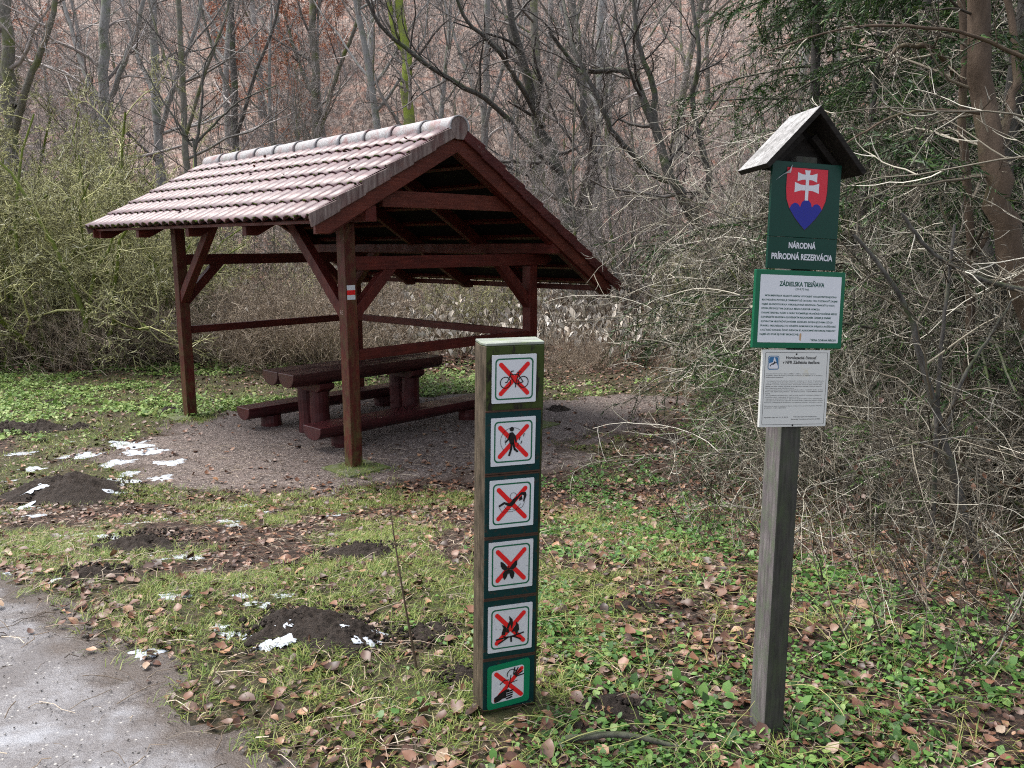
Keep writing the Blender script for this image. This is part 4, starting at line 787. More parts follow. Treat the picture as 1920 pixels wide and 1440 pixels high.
THICK = [shrub('dry_thicket_bush', 320 + i, 40, 1.5, .007, .6, TW_BROWN, TW_BROWN, [dict(m=7, t0=.15, lr=.5, n=5, rr=.6, wob=.25, rmin=.0035), dict(m=5, lr=.5, n=4, wob=.25, rmin=.003)], wob=.18, trop=(0, 0, -.02), lean=.7, k=3) for i in range(3)]
GREEN_SH = [shrub('mossy_twig_bush', 340 + i, 14, 2.4, .016, .5, TW_LICH if i else TW_BROWN, OLIVE, [dict(m=8, t0=.2, lr=.45, n=5, rr=.5, wob=.22, rmin=.005), dict(m=7, lr=.45, n=4, wob=.22, rmin=.004), dict(m=4, lr=.5, n=3, wob=.2, rmin=.003)], wob=.18, lean=.7, k=4) for i in range(2)]
ARCH = [shrub('arching_bare_shrub', 360 + i, 11, 4.2, .014, .45, TW_TAN, OLIVE, [dict(m=12, t0=.25, lr=.40, n=7, ang=55, rr=.5, wob=.12, trop=(0, 0, -.05), rmin=.0036, k=4, flat=.3), dict(m=9, t0=.1, lr=.46, n=6, ang=50, wob=.14, trop=(0, 0, .05), rmin=.0026), dict(m=5, lr=.5, n=5, ang=45, wob=.15, trop=(0, 0, .10), rmin=.0019)], wob=.07, trop=(0, 0, -.10), lean=.75, n=10) for i in range(4)]
ARCL = [shrub('arching_bare_shrub', 370 + i, 9, 3.6, .013, .35, TW_LIGHT, OLIVE, [dict(m=9, t0=.2, lr=.5, n=9, ang=50, rr=.55, wob=.10, trop=(0, 0, -.07), rmin=.0052, k=4, flat=.3), dict(m=6, t0=.1, lr=.5, n=8, ang=45, wob=.12, trop=(0, 0, .09), rmin=.0036, k=3), dict(m=3, t0=.2, lr=.45, n=6, ang=40, wob=.12, trop=(0, 0, .12), rmin=.0026)], wob=.07, trop=(0, 0, -.13), lean=.85, n=10) for i in range(2)]
BRAM = [shrub('dead_leaf_bush', 380 + i, 12, 1.1, .006, .35, TW_TAN, TW_TAN, [dict(m=6, t0=.2, lr=.45, n=5, rr=.6, wob=.22, rmin=.002), dict(m=4, lr=.5, n=4, wob=.2, rmin=.0016)], wob=.16, lean=.6, k=3, leaves=26, leafm=DEADL, trop=(0, 0, -.03)) for i in range(2)]
def put(protos_, k, px, Y, s, label, group, cat='shrub', rzv=None, py=600):
    x = wp(px, py, Y)[0]; return place(inst(protos_, k), x, Y, rng.uniform(0, 6.28) if rzv is None else rzv, s, label, group, cat)
rng = np.random.default_rng(77)
for i, (px, Y, s) in enumerate(((-70, 14.5, 1.15), (40, 15.2, 1.2), (130, 14.8, 1.05), (215, 16, 1.15), (75, 17.5, 1.4), (290, 18.5, .95), (170, 19.5, 1.3), (-160, 16, 1.2), (255, 15.2, .8), (330, 21, .95), (110, 21, 1.4), (15, 21.5, 1.4))):
    put(LICH, i % 3, px, Y, s, 'tall crooked shrub crusted with yellow-green lichen left of the shelter', 'lichen-covered shrubs left of the shelter')
for i in range(52):
    px = rng.uniform(-150, 640) if i < 46 else rng.uniform(640, 1010); Y = rng.uniform(14.2, 17.5) if i < 46 else rng.uniform(16, 20)
    put(THICK, i % 3, px, Y, rng.uniform(.75, 1.15), 'low tangle of dry brown twigs at the edge of the clearing', 'dry brown thickets along the clearing edge', 'thicket')
for i in range(13):
    px = rng.uniform(360, 1000); Y = rng.uniform(17, 23); put(GREEN_SH, i % 2, px, Y, rng.uniform(.7, 1.15), 'leafless greenish bush seen through the shelter', 'greenish bushes behind the shelter')
for i in range(9):
    px = rng.uniform(1180, 1500); Y = rng.uniform(14, 22); put(GREEN_SH, i % 2, px, Y, rng.uniform(.7, 1.2), 'leafless tan bush standing between the gable and the notice post', 'bushes between gable and notice post')
for i in range(11):
    px = rng.uniform(1030, 1420); Y = rng.uniform(13.5, 16); put(THICK, i % 3, px, Y, rng.uniform(.3, .5), 'low reddish-brown twig clump on leaf litter right of the shelter', 'low twig clumps right of the shelter', 'thicket')
ARCHSPOT = [(3.7, 8.0, .9), (3.2, 6.6, .75), (4.3, 9.6, 1.0), (4.8, 8.6, 1.1), (5.0, 11.5, 1.1), (5.6, 10.2, 1.2), (6.0, 8.2, 1.1), (6.3, 13, 1.2), (6.9, 12.6, 1.2), (3.2, 4.3, .55), (6.4, 10.2, 1.2), (7.2, 15.5, 1.2), (2.7, 5.9, .55), (7.0, 11.5, 1.2), (3.7, 5.2, .6), (4.6, 5.3, .7)]
for i, (x, y, s) in enumerate(ARCHSPOT):
    place(inst(ARCH, i % 4), x, y, rng.uniform(0, 6.28), s, 'pale tan bare shrub of arching tangled twigs right of the notice post', 'arching pale shrubs behind the notice post', 'shrub')
for i, (x, y, s) in enumerate(((1.75, 3.9, .85), (2.2, 4.4, 1.0), (1.65, 3.1, .7), (2.5, 3.7, 1.0), (2.0, 5.2, 1.05), (2.9, 4.9, 1.1), (1.35, 4.6, .6), (2.05, 3.3, .8), (1.45, 5.6, .8), (2.6, 5.8, 1.1), (2.35, 2.9, .9), (1.75, 6.2, 1.), (3.3, 5.5, 1.2))):
    place(inst(BRAM, i % 2), x, y, rng.uniform(0, 6.28), s, 'dead brown undergrowth bush with withered hanging leaves at lower right', 'dead undergrowth bushes at the lower right', 'bush')
for i, (x, y, s) in enumerate(((2.5, 5.4, .5), (3.1, 6.1, .8), (3.2, 7.4, .75), (4.1, 7.2, 1.15), (3.6, 4.9, .7), (4.3, 5.9, 1.0), (4.7, 8.9, 1.2), (5.0, 7.6, 1.3), (5.6, 10.2, 1.4), (2.6, 6.9, .5), (4.9, 11.4, 1.4), (5.6, 12.6, 1.6), (5.4, 6.6, 1.3), (5.0, 14, 1.5), (6.4, 11, 1.6), (6.0, 9.0, 1.5))):
    place(inst(ARCL, i % 2), x, y, rng.uniform(0, 6.28), s, 'light tan shrub of long bowed shoots in the thicket right of the notice post', 'long-shoot shrubs in the right-hand thicket', 'shrub')
# named stems of the right-hand thicket
S_ARC = [dict(m=12, t0=.15, lr=.34, n=7, rr=.45, ang=50, wob=.13, trop=(0, 0, -.03), rmin=.004, k=4), dict(m=7, lr=.45, n=5, wob=.13, trop=(0, 0, .05), rmin=.003), dict(m=4, lr=.5, n=4, rmin=.0024)]
Y = 5.0
custom_tree('smooth_tree', [pth(g(2010, Y), (1975, 760, Y), (1925, 575, Y), (1888, 420, Y), (1862, 300, Y), (1846, 180, Y + .1), (1834, 60, Y + .1), (1828, -80, Y + .1), r=(.085, .058)),
    pth(wp(1862, 300, Y), (1895, 200, Y + .2), (1905, 100, Y + .3), (1880, -40, Y + .4), r=(.03, .018)), pth(wp(1838, 212, Y), (1790, 208, Y - .1), (1720, 208, Y - .15), (1660, 225, Y - .2), (1585, 270, Y - .2), r=(.011, .005)),
    pth(wp(1920, 108, Y - .3), (1870, 85, Y - .3), (1800, 60, Y - .35), (1740, 52, Y - .4), (1650, 48, Y - .4), (1560, 58, Y - .4), (1440, 96, Y - .4), r=(.012, .004))], BROWNB, TW_TAN, [dict(S_ARC[0], rr=.16, lr=.26)] + S_ARC[1:], 'smooth brown trunk leaning in from the right edge of the picture', seed=61, k=14)
Y = 5.6
custom_tree('thin_tree', [pth(g(1795, Y), (1800, 900, Y), (1812, 700, Y), (1822, 520, Y), (1812, 330, Y), (1803, 200, Y), (1810, 80, Y), (1790, -80, Y), r=(.034, .022)), pth(wp(1803, 160, Y), (1760, 100, Y - .2), (1700, 85, Y - .4), (1660, 110, Y - .5), r=(.02, .008)),
    pth(wp(1820, 490, Y), (1850, 440, Y), (1862, 390, Y), (1870, 320, Y), r=(.018, .010))], BROWNB, TW_TAN, S_ARC, 'thin upright stem left of the smooth brown trunk', seed=62, k=8)
Y = 4.2
custom_tree('dark_shrub', [pth(g(1860, Y), (1835, 1080, Y), (1808, 960, Y), (1770, 830, Y), (1740, 720, Y), (1710, 610, Y), (1665, 520, Y), (1600, 440, Y), r=(.030, .009)), pth(g(1738, Y), (1742, 1060, Y), (1752, 880, Y), (1760, 700, Y), (1775, 560, Y), (1790, 420, Y), r=(.016, .007)),
    pth(wp(1770, 830, Y), (1800, 720, Y), (1850, 640, Y), (1900, 560, Y), r=(.012, .005)), pth(wp(1690, 400, Y), (1745, 470, Y), (1830, 520, Y), (1930, 548, Y), r=(.008, .016))], DARKB, TW_TAN, S_ARC[:2], 'dark leaning shrub stems at the right with a forked base', 'shrub', 63)

# ------------------------------------------------------------------ spruces
def spruce(name, seed, h, r, lowz, nb1, needle, nl, dens=1., droop=-.10, nscale=1., m2=12, bmin=.25):
    rng = np.random.default_rng(seed); root = empty(name); tb = NB(); nbb = NB()
    P, R = grow(rng, np.array([[0, 0, -.2]]), np.array([[0, 0, 1.]]), np.array([h + .2]), np.array([r]), 10, .015, (0, 0, .05), .12); tb.tubes(P, R, 8)
    t = rng.uniform(lowz / h, .98, nb1); a = rng.uniform(0, 6.28, nb1); L = h * .30 * (1 - t) + bmin; idx = t * 9
    P0 = np.stack([np.interp(idx, np.arange(10), P[0, :, j]) for j in range(3)], -1); D = np.stack([np.cos(a), np.sin(a), rng.uniform(-.05, .35, nb1)], -1)
    P1, R1 = grow(rng, P0, D, L, .012 * (.3 + 1 - t) * h / 6, 8, .06, (0, 0, droop * .5), .3); tb.tubes(P1, R1, 4)
    b = kids(rng, P1, R1, m2, .12, 1, 55, 10, .45, .55, .5, droop, .75, .0015); P2, R2 = grow(rng, *b, n=5, wob=.08, trop=(0, 0, droop), taper=.4); tb.tubes(P2, R2, 3)
    P2 = np.concatenate([P2, np.stack([P1[:, i] for i in (3, 4, 5, 6, 7)], 1)])
    M = len(P2); k = nl; f = np.linspace(.05, 1, k) * 3.999; i = f.astype(int); w = (f - i)[None, :, None]; A = P2[:, i]; B = P2[:, i + 1]; pos = (A + (B - A) * w).reshape(-1, 3); tan = unit(B - A).reshape(-1, 3)
    pv = rng.normal(0, 1, pos.shape) * [1, 1, .7]; pv = unit(pv - (pv * tan).sum(-1, keepdims=True) * tan); d = unit(tan * .75 + pv); q = unit(np.cross(d, tan)); ln = rng.uniform(.6, 1.2, len(pos))[:, None] * .030 * nscale; wd = .0035 * nscale
    V = np.stack([pos - q * wd, pos + q * wd, pos + d * ln], 1); nbb.raw(V, None, np.arange(len(V) * 3).reshape(-1, 3))
    tb.build('trunk', DARKB, root, True); nbb.build('needles', needle, root); return root
used.clear()
SPR = [spruce('spruce_tree', 400 + i, 9.5, .11, .7, 120, NEEDLE, 30, nscale=2.2, m2=16, droop=-.16) for i in range(2)]
for i, (x, y, s, lab) in enumerate(((3.75, 6.5, .9, 'dark spruce with hanging branches half hidden behind the thin upright stem'), (5.1, 6.6, 1.05, 'dark spruce at the far right behind the smooth brown trunk'), (4.7, 9.2, 1.15, 'dark spruce deepest in the right-hand thicket'), (4.0, 11.0, 1.0, 'narrow dark spruce standing behind the top of the notice post'), (6.0, 11.5, 1.2, 'tall dark spruce between the deepest one and the right edge'), (3.5, 8.4, .62, 'low bushy spruce right behind the notice sheets'), (6.6, 8.6, 1.1, 'dark spruce closing the right edge of the thicket'))):
    place(inst(SPR, i % 2), x, y, i * 2.1, s, lab, 'spruces in the right-hand thicket', 'tree')
q = at(1375, 885); place(spruce('spruce_sapling', 411, 1.05, .012, .05, 46, NEEDLE_Y, 22, nscale=.9, m2=10, droop=-.03, bmin=.30), q[0], q[1], .4, 1.15, 'small light green spruce sapling just left of the notice post', None, 'sapling')
q = at(1640, 1010); place(spruce('spruce_sapling', 412, 1.05, .010, .3, 16, NEEDLE_Y, 20, nscale=.8, m2=6, droop=-.05, bmin=.22), q[0], q[1], 1.4, 1, 'thin spruce sapling with sparse yellow-green sprays right of the notice post', None, 'sapling')

# ------------------------------------------------------------------ molehills
def molehill(x, y, w, dpt, hgt, seed, label):
    n, m = 90, 26; a = np.linspace(0, 2 * PI, n, endpoint=False); rr = np.linspace(0, 1, m)[1:]; A, R_ = np.meshgrid(a, rr)
    edge = 1 + .5 * (fbm(np.cos(A) * 1.9 + seed, np.sin(A) * 1.9, 4, seed) - .5) * 2
    X = R_ * edge * np.cos(A) * w / 2; Yy = R_ * edge * np.sin(A) * dpt / 2; base = gz(x + X.ravel(), y + Yy.ravel()).reshape(X.shape)
    Z = base + hgt * (np.cos(R_ * PI) * .5 + .5) ** .75 * (.75 + .5 * fbm(X * 7 + seed, Yy * 7, 3, seed + 2)) + ((fbm(X * 24, Yy * 24 + seed, 4, seed + 3) - .5) * .075 + (vnoise(X * 60, Yy * 60 + seed, seed) - .5) * .022) * (1.15 - R_) - .02 * (R_ > .97)
    z0 = gz1(x, y); V = np.concatenate([[[0, 0, hgt * .95]], np.stack([X, Yy, Z - z0], -1).reshape(-1, 3)]); i = np.arange(m - 2)[:, None] * n; j = np.arange(n)[None]; j2 = (j + 1) % n
    Q = np.stack([1 + i + j, 1 + i + n + j, 1 + i + n + j2, 1 + i + j2], -1).reshape(-1, 4); T = np.stack([np.zeros(n, int), 1 + np.arange(n), 1 + (np.arange(n) + 1) % n], -1)
    nb = NB(); nb.raw(V, Q[:, ::-1], T); rg = np.random.default_rng(seed); K = int(900 * w); a = rg.uniform(0, 6.3, K); q = rg.random(K) ** .55 * 1.3
    cx, cy = q * np.cos(a) * w / 2, q * np.sin(a) * dpt / 2; cz = hgt * .8 * (np.cos(np.clip(q, 0, 1) * PI) * .5 + .5) + .004
    ov = [(1, 0, 0), (-1, 0, 0), (0, 1, 0), (0, -1, 0), (0, 0, .8), (0, 0, -.8)]; ot = [(0, 2, 4), (2, 1, 4), (1, 3, 4), (3, 0, 4), (2, 0, 5), (1, 2, 5), (3, 1, 5), (0, 3, 5)]
    scatter(nb, ov, None, ot, np.stack([cx, cy, cz], -1), rg.uniform(0, 6, K), rg.uniform(0, 3, K), rg.uniform(0, 3, K), rg.uniform(.004, .011, K) * np.where(rg.random(K) < .15, 1.9, 1))
    o = nb.build('molehill', EARTH, None, True); o.location = (x, y, z0); return tag(o, label, 'molehill', 'molehills around the shelter')
MH = [(15, 806, 95, .55, 'dark molehill cut by the left edge, leftmost in the left row of three'), (76, 806, 85, .5, 'dark molehill in the middle of the left row of three'), (150, 801, 48, .5, 'small dark molehill, rightmost in the left row of three'), (95, 758, 46, .5, 'small molehill among green herbs behind the row of three at left'),
      (318, 771, 45, .5, 'small dark molehill beside the foot of the rear left shelter post'), (118, 930, 215, .42, 'broad brown molehill with snow on its left side near the gravel'), (262, 1026, 175, .4, 'flat spread molehill sprinkled with snow left of centre'), (160, 1080, 120, .42, 'flat molehill nearest to the path edge at left'),
      (682, 1042, 140, .42, 'rounded dark molehill between the front shelter post and the sign board'), (560, 1180, 190, .42, 'wide double molehill fringed with snow in the grass, its left mound'), (650, 1200, 150, .4, 'right mound of the wide double molehill in the grass'), (800, 1185, 100, .35, 'low crumbly molehill behind the dry stalk'), (862, 1262, 75, .5, 'dark molehill touching the left foot of the sign board'),
      (1258, 826, 75, .45, 'dark molehill by the gravel edge left of the notice post'), (1046, 770, 52, .5, 'small dark molehill behind the top of the sign board'), (1190, 1140, 95, .3, 'low molehill under yellow-green stems between board and post'), (1165, 1335, 125, .42, 'dark molehill in the herbs between the feet of board and post')]
for i, (px, py, wpx, asp, lab) in enumerate(MH):
    q = at(px, py); w = wpx / F_PX * math.hypot(q[1], CAM_Z - q[2]) * 1.05; molehill(q[0], q[1], w, w * .85, w * .17 if i not in (6, 7, 11, 15) else w * .10, 500 + i, lab)
q0, q1 = at(785, 1250), None
Y0_ = q0[1]; P = bez([q0 - [0, 0, .05], wp(768, 1180, Y0_), wp(752, 1090, Y0_), wp(741, 1020, Y0_ + .03), wp(731, 950, Y0_ + .06)], 16); nb = NB(); nb.tubes(P[None], np.linspace(.006, .002, 16)[None], 6)
r_ = np.random.default_rng(8); a_ = kids(r_, P[None], np.linspace(.006, .002, 16)[None], 9, .5, 1, 45, 10, .05, .2, .6, .2, rmin=.0012); Pk, Rk = grow(r_, *a_, n=3); nb.tubes(Pk, Rk, 4)
tag(nb.build('dry_stalk', island('dry_stalk_skin', [(0, (.05, .03, .02)), (1, (.12, .085, .055))], .7), None, True), 'single thin dry stalk leaning up from the grass left of the sign board', 'plant stalk')
p0, p1 = at(1060, 1400), at(1270, 1412); P = bez([p0 + [0, 0, .02], (p0 + p1) / 2 + [0, .02, .035], p1 + [0, 0, .015]], 14); nb = NB(); nb.tubes(P[None], np.linspace(.013, .008, 14)[None] * (1 + .1 * np.sin(np.arange(14) * 2.1)), 8)
tag(nb.build('fallen_branch', DARKB, None, True), 'dark fallen branch lying in the herbs at the bottom edge', 'branch')
# ------------------------------------------------------------------ ground cover nobody could count
rng = np.random.default_rng(901)
def inview(n, y0, y1, pw=1., mx=.68, x0=None, x1=None):
    y = (y0 ** pw + (y1 ** pw - y0 ** pw) * rng.random(n)) ** (1 / pw); x = rng.uniform(-mx, mx, n) * (y + .6); return x, y
def keepif(x, y, p): k = rng.random(len(x)) < p; return x[k], y[k]
def onboard(x, y):                       # clear of the board and post feet
    return (np.hypot(x + .02, y - 2.74) > .13) & (np.hypot(x - .87, y - 2.6) > .075)
def surf(x, y):
    z = gz(x, y); zp = gbase(x, y) + np.clip(np.maximum(pad_s(x, y), -path_s(x, y)) * .06, -.04, .014) + .004; return np.maximum(z, zp)
# fallen leaves
LV = [leafvar(c, t) for c, t in ((.5, .3), (-.6, .2), (1.1, -.5), (.2, .8), (-.3, -.6))]
nb = NB()
def leaves(x, y, smin, smax, lift=.012):
    for k in range(5):
        s = slice(k, None, 5); xs, ys = x[s], y[s]; M = len(xs)
        scatter(nb, LV[k], LEAFQ, LEAFT, np.stack([xs, ys, surf(xs, ys) + rng.uniform(.003, lift, M)], -1), rng.uniform(0, 6.3, M), rng.normal(0, .30, M), rng.normal(0, .30, M), rng.uniform(smin, smax, M))
x, y = inview(42000, 2.0, 7.5, 1.3); k = onboard(x, y); x, y = x[k], y[k]
ps, pd_ = path_s(x, y), pad_s(x, y)
dn = np.clip(.50 + 1.1 * (fbm(x * 1.6, y * 1.6, 3, 55) - .35), .15, 1) * np.where(ps < -.05, .025, 1) * np.where(pd_ > .15, .12, 1) * (.55 + .6 * sstep(-.4, .6, x)) * (.6 + .6 * sstep(.6, 0, ps) * (ps > 0)); x, y = keepif(x, y, dn); k = rng.random(len(x)) < .8; leaves(x[k], y[k], .018, .045, .014); leaves(x[~k], y[~k], .04, .072, .026)
x, y = inview(36000, 6, 16, 1.2); dn = np.clip(.35 + .9 * (fbm(x * 1.1, y * 1.1, 3, 56) - .35), .1, 1) * np.where(pad_s(x, y) > .6, .10, np.where(pad_s(x, y) > 0, .4, 1)) * np.where((y < 13) & (x < -1) & (pad_s(x, y) < 0), .55, 1); x, y = keepif(x, y, dn); leaves(x, y, .03, .075)
x, y = inview(14000, 14, 24, 1.); x, y = keepif(x, y, np.where(x > -2, .9, .5)); leaves(x, y, .06, .12, .05)
M = 18; lx = rng.uniform(EL + .1, RX - .15, M); ly = rng.uniform(Y0 + .2, Y1 - .2, M); ca, sa = math.cos(SH.rotation_euler.z), math.sin(SH.rotation_euler.z)
scatter(nb, LV[0], LEAFQ, LEAFT, np.stack([-1.609 + lx * ca - ly * sa, 7.953 + lx * sa + ly * ca, -.6 + RZ - SLL * (RX - lx) + .062], -1), rng.uniform(0, 6.3, M), rng.normal(0, .4, M), rng.normal(0, .4, M), rng.uniform(.03, .07, M))
tag(nb.build('fallen_leaves', DEADL), 'brown fallen leaves scattered over grass, gravel and wood edge', 'leaves', kind='stuff')
# grass: tufts of bent blades
nb = NB()
def blades(cx, cy, per, lmin, lmax, w, sp):
    n = len(cx); x = np.repeat(cx, per) + rng.normal(0, sp, n * per); y = np.repeat(cy, per) + rng.normal(0, sp, n * per); M = len(x)
    a = np.repeat(rng.uniform(0, 6.28, n), per) + rng.normal(0, .9, M); L = rng.uniform(lmin, lmax, M); e = rng.uniform(.25, 1.15, M)
    d = np.stack([np.cos(a), np.sin(a), np.zeros(M)], -1); q = np.stack([-np.sin(a), np.cos(a), np.zeros(M)], -1) * w * rng.uniform(.6, 1.3, M)[:, None]; b = np.stack([x, y, surf(x, y) - .004], -1); up = np.array([0, 0, 1.])
    m1 = b + (d * np.cos(e)[:, None] * .45 + up * np.sin(e)[:, None] * .45) * L[:, None]; m2 = b + (d * (np.cos(e) * .95 + .05)[:, None] + up * (np.sin(e) * .55)[:, None]) * L[:, None]
    V = np.stack([b - q, b + q, m1 - q * .8, m1 + q * .8, m2], 1); o = (np.arange(M) * 5)[:, None]
    nb.raw(V, np.array([[0, 1, 3, 2]]) + o, np.array([[2, 3, 4]]) + o)
x, y = inview(19000, 2.1, 7.5, 1.4); k = onboard(x, y); x, y = x[k], y[k]; x, y = keepif(x, y, grass_w(x, y) * (.5 + .5 * sstep(.35, .6, fbm(x * 3, y * 3, 3, 77)))); blades(x, y, 16, .03, .095, .0017, .026)
x, y = inview(2600, 2.0, 7, 1.3); k = onboard(x, y) & (x > -.3); x, y = x[k], y[k]; blades(x, y, 7, .05, .15, .0016, .02)
x, y = inview(9000, 6.5, 13.5, 1.2); x, y = keepif(x, y, np.clip(grass_w(x, y) + .5 * sstep(9, 10, y) * (x < -2.6), 0, 1) * (pad_s(x, y) < .1)); blades(x, y, 9, .04, .10, .0030, .05)
fx = np.concatenate([rng.normal(q_, .16, 26) for q_ in (-1.55, -4.1)]); fy = np.concatenate([rng.normal(q_, .16, 26) for q_ in (7.80, 10.25)]); blades(fx, fy, 12, .05, .13, .0026, .03)
tag(nb.build('grass', GRASSM), 'short matted winter grass between path and shelter', 'grass', kind='stuff')
# low green herbs: rosettes of stalked leaves
def rosette(nl, seed, wide):
    rg = np.random.default_rng(seed); V = []; Q = []; T = []; n = 0
    for i in range(nl):
        a = i * 2.4 + rg.normal(0, .3); r0 = rg.uniform(.15, .5); h = rg.uniform(.2, .75); s = rg.uniform(.35, .7); c, sn = math.cos(a), math.sin(a); tl = rg.normal(0, .35)
        L = np.array([(0, 0, 0), (.15, .36 * wide, .08), (.2, 0, .0), (.15, -.36 * wide, .08), (.55, .40 * wide, .06), (.6, 0, .0), (.55, -.40 * wide, .06), (1.0, 0, -.10)]); L[:, 2] += L[:, 0] * tl; L *= s
        P = np.stack([(L[:, 0] + r0) * c - L[:, 1] * sn, (L[:, 0] + r0) * sn + L[:, 1] * c, L[:, 2] + h], -1); st = np.array([(-.012 * sn, .012 * c, 0), (.012 * sn, -.012 * c, 0), (r0 * c, r0 * sn, h)])
        V += list(P) + list(st); Q += [(n + 1, n + 4, n + 5, n + 2), (n + 2, n + 5, n + 6, n + 3)]; T += [(n, n + 1, n + 2), (n, n + 2, n + 3), (n + 4, n + 7, n + 5), (n + 5, n + 7, n + 6), (n + 8, n + 9, n + 10)]; n += 11
    return np.array(V), Q, T
ROS = [rosette(5, 1, 1.1), rosette(7, 2, .8), rosette(4, 3, 1.2), rosette(6, 4, .55)]
nb = NB()
def herbs(x, y, smin, smax):
    for k in range(4):
        s = slice(k, None, 4); M = len(x[s]); v, q, t = ROS[k]
        scatter(nb, v, q, t, np.stack([x[s], y[s], surf(x[s], y[s]) - .006], -1), rng.uniform(0, 6.3, M), rng.normal(0, .2, M), rng.normal(0, .2, M), rng.uniform(smin, smax, M))
def herb_w(x, y):
    n = fbm(x * 2.4 + 3, y * 2.4, 4, 41); r = sstep(-.5, .25, x - .04 * y) * sstep(9.5, 7, y); dark = 1 - .55 * sstep(1.5, 2.6, x)
    return np.clip(sstep(.40, .56, n) * r * dark, 0, 1) * (pad_s(x, y) < .05)
x, y = inview(34000, 2.0, 9.5, 1.3); k = onboard(x, y); x, y = x[k], y[k]; x, y = keepif(x, y, herb_w(x, y)); k = rng.random(len(x)) < .75; herbs(x[k], y[k], .018, .048); herbs(x[~k], y[~k], .035, .065)
x, y = inview(1500, 2.1, 5.5, 1.2); k = onboard(x, y) & (path_s(x, y) > .3); x, y = x[k], y[k]; x, y = keepif(x, y, .45 * sstep(.5, .65, fbm(x * 2.1, y * 2.1, 3, 43)) * sstep(-1.0, .1, x)); herbs(x, y, .025, .06)
x, y = inview(18000, 9.2, 15, 1.); n_ = fbm(x * .9, y * .9, 4, 47); tag(nb.build('ground_herbs', HERB), 'low green herbs and weeds covering the ground near the sign posts', 'ground cover', kind='stuff'); nb = NB(); x, y = keepif(x, y, sstep(.38, .58, n_) * (pad_s(x, y) < -.05) * np.where(x < .5, 1, .35)); herbs(x, y, .045, .10)
tag(nb.build('clearing_herbs', HERB2), 'pale yellow-green herbs covering the clearing beyond the shelter', 'ground cover', kind='stuff')
# trailing yellow-green stems
nb = NB(); M = 130; x, y = rng.uniform(.05, 1.5, M), rng.uniform(2.15, 4.2, M); k = onboard(x, y); x, y = x[k], y[k]; M = len(x)
P, R = grow(rng, np.stack([x, y, surf(x, y) + .02], -1), np.stack([rng.normal(0, 1, M), rng.normal(0, .6, M), rng.uniform(.15, .6, M)], -1), rng.uniform(.15, .5, M), rng.uniform(.0012, .0026, M), 9, .12, (0, 0, -.11), .6)
for i in range(9): P[:, i, 2] = np.maximum(P[:, i, 2], gz(P[:, i, 0], P[:, i, 1]) + .012)
nb.tubes(P, R, 4); tag(nb.build('trailing_stems', STEMY), 'long yellow-green stems sprawling over the herbs', 'ground cover', kind='stuff')
# small twigs and straw on the ground
nb = NB(); x, y = inview(7000, 2.1, 9, 1.2); M = len(x); L = rng.uniform(.03, .20, M); a = rng.uniform(0, 6.28, M); x, y, L, a = (q_[rng.random(M) < 2] for q_ in (x, y, L, a)); k = (path_s(x, y) > -.1) | (rng.random(len(x)) < .25); x, y, L, a = x[k], y[k], L[k], a[k]; M = len(x)
P = np.stack([np.stack([x + np.cos(a) * L * f_, y + np.sin(a) * L * f_, surf(x, y) + .008 + .012 * math.sin(f_ * 3) ], -1) for f_ in (0, .4, .7, 1)], 1); P[:, 1:3, :2] += rng.normal(0, .008, (M, 2, 2)); nb.tubes(P, rng.uniform(.0008, .0022, M)[:, None] * np.ones((1, 4)), 3)
tag(nb.build('twig_litter', TW_BROWN), 'small dead twigs and straw lying on the ground', 'twigs', kind='stuff')
# withered seed-head herbs along the foot of the hill
nb, fb = NB(), NB(); M = 9500; y = rng.uniform(14.8, 26, M); x = rng.uniform(-.46, .36, M) * y; x, y = keepif(x, y, np.clip(.25 + 1.3 * (fbm(x * .5, y * .5, 3, 61) - .3), .1, 1) * np.where(x < -5.5, .3, 1)); M = len(x); h = rng.uniform(.35, 1.0, M)
P, R = grow(rng, np.stack([x, y, gz(x, y) - .03], -1), np.stack([rng.normal(0, .22, M), rng.normal(0, .22, M), np.ones(M)], -1), h, rng.uniform(.003, .005, M), 5, .10, (0, 0, -.03), .6); nb.tubes(P, R, 3)
c = kids(rng, P, R, 5, .4, 1, 40, 15, .3, .3, .8, 0, rmin=.0025); Pk, Rk = grow(rng, *c, n=3); nb.tubes(Pk, Rk, 3)
tips = np.concatenate([Pk[:, -1], P[:, -1]]); tips = tips[rng.random(len(tips)) < .5]; K = len(tips)
scatter(fb, [(0, 0, .35), (.42, .1, -.1), (.05, .0, -1.1), (-.42, -.1, -.1), (.0, .42, -.15), (.0, -.42, -.2)], [(0, 1, 2, 3), (0, 4, 2, 5)], None, tips, rng.uniform(0, 6.3, K), rng.normal(0, .4, K), rng.normal(0, .4, K), rng.uniform(.06, .14, K))
tag(nb.build('dry_herb_stalks', STRAW), 'withered brown herb stalks along the foot of the hillside', 'dry herbs', kind='stuff'); tag(fb.build('seed_fluff', FLUFF), 'whitish seed heads of the withered herbs along the foot of the hillside', 'seed heads', kind='stuff')
# clutter of thin upright stems on the slope, the far wood's undergrowth
nb = NB(); M = 9000; y = rng.uniform(23, 58, M); x = rng.uniform(-.78, .78, M) * y; P, R = grow(rng, np.stack([x, y, gz(x, y) - .1], -1), np.stack([rng.normal(0, .25, M), rng.normal(0, .25, M), np.ones(M)], -1), rng.uniform(.8, 3.2, M), rng.uniform(.006, .014, M), 5, .10, (0, 0, .02), .4); nb.tubes(P, R, 3)
c = kids(rng, P, R, 5, .3, 1, 40, 12, .4, .4, .6, .2, rmin=.005); Pk, Rk = grow(rng, *c, n=3, wob=.2); nb.tubes(Pk, Rk, 3)
tag(nb.build('hillside_undergrowth', TW_PINK), 'thin leafless undergrowth covering the wooded hillside', 'undergrowth', kind='stuff')
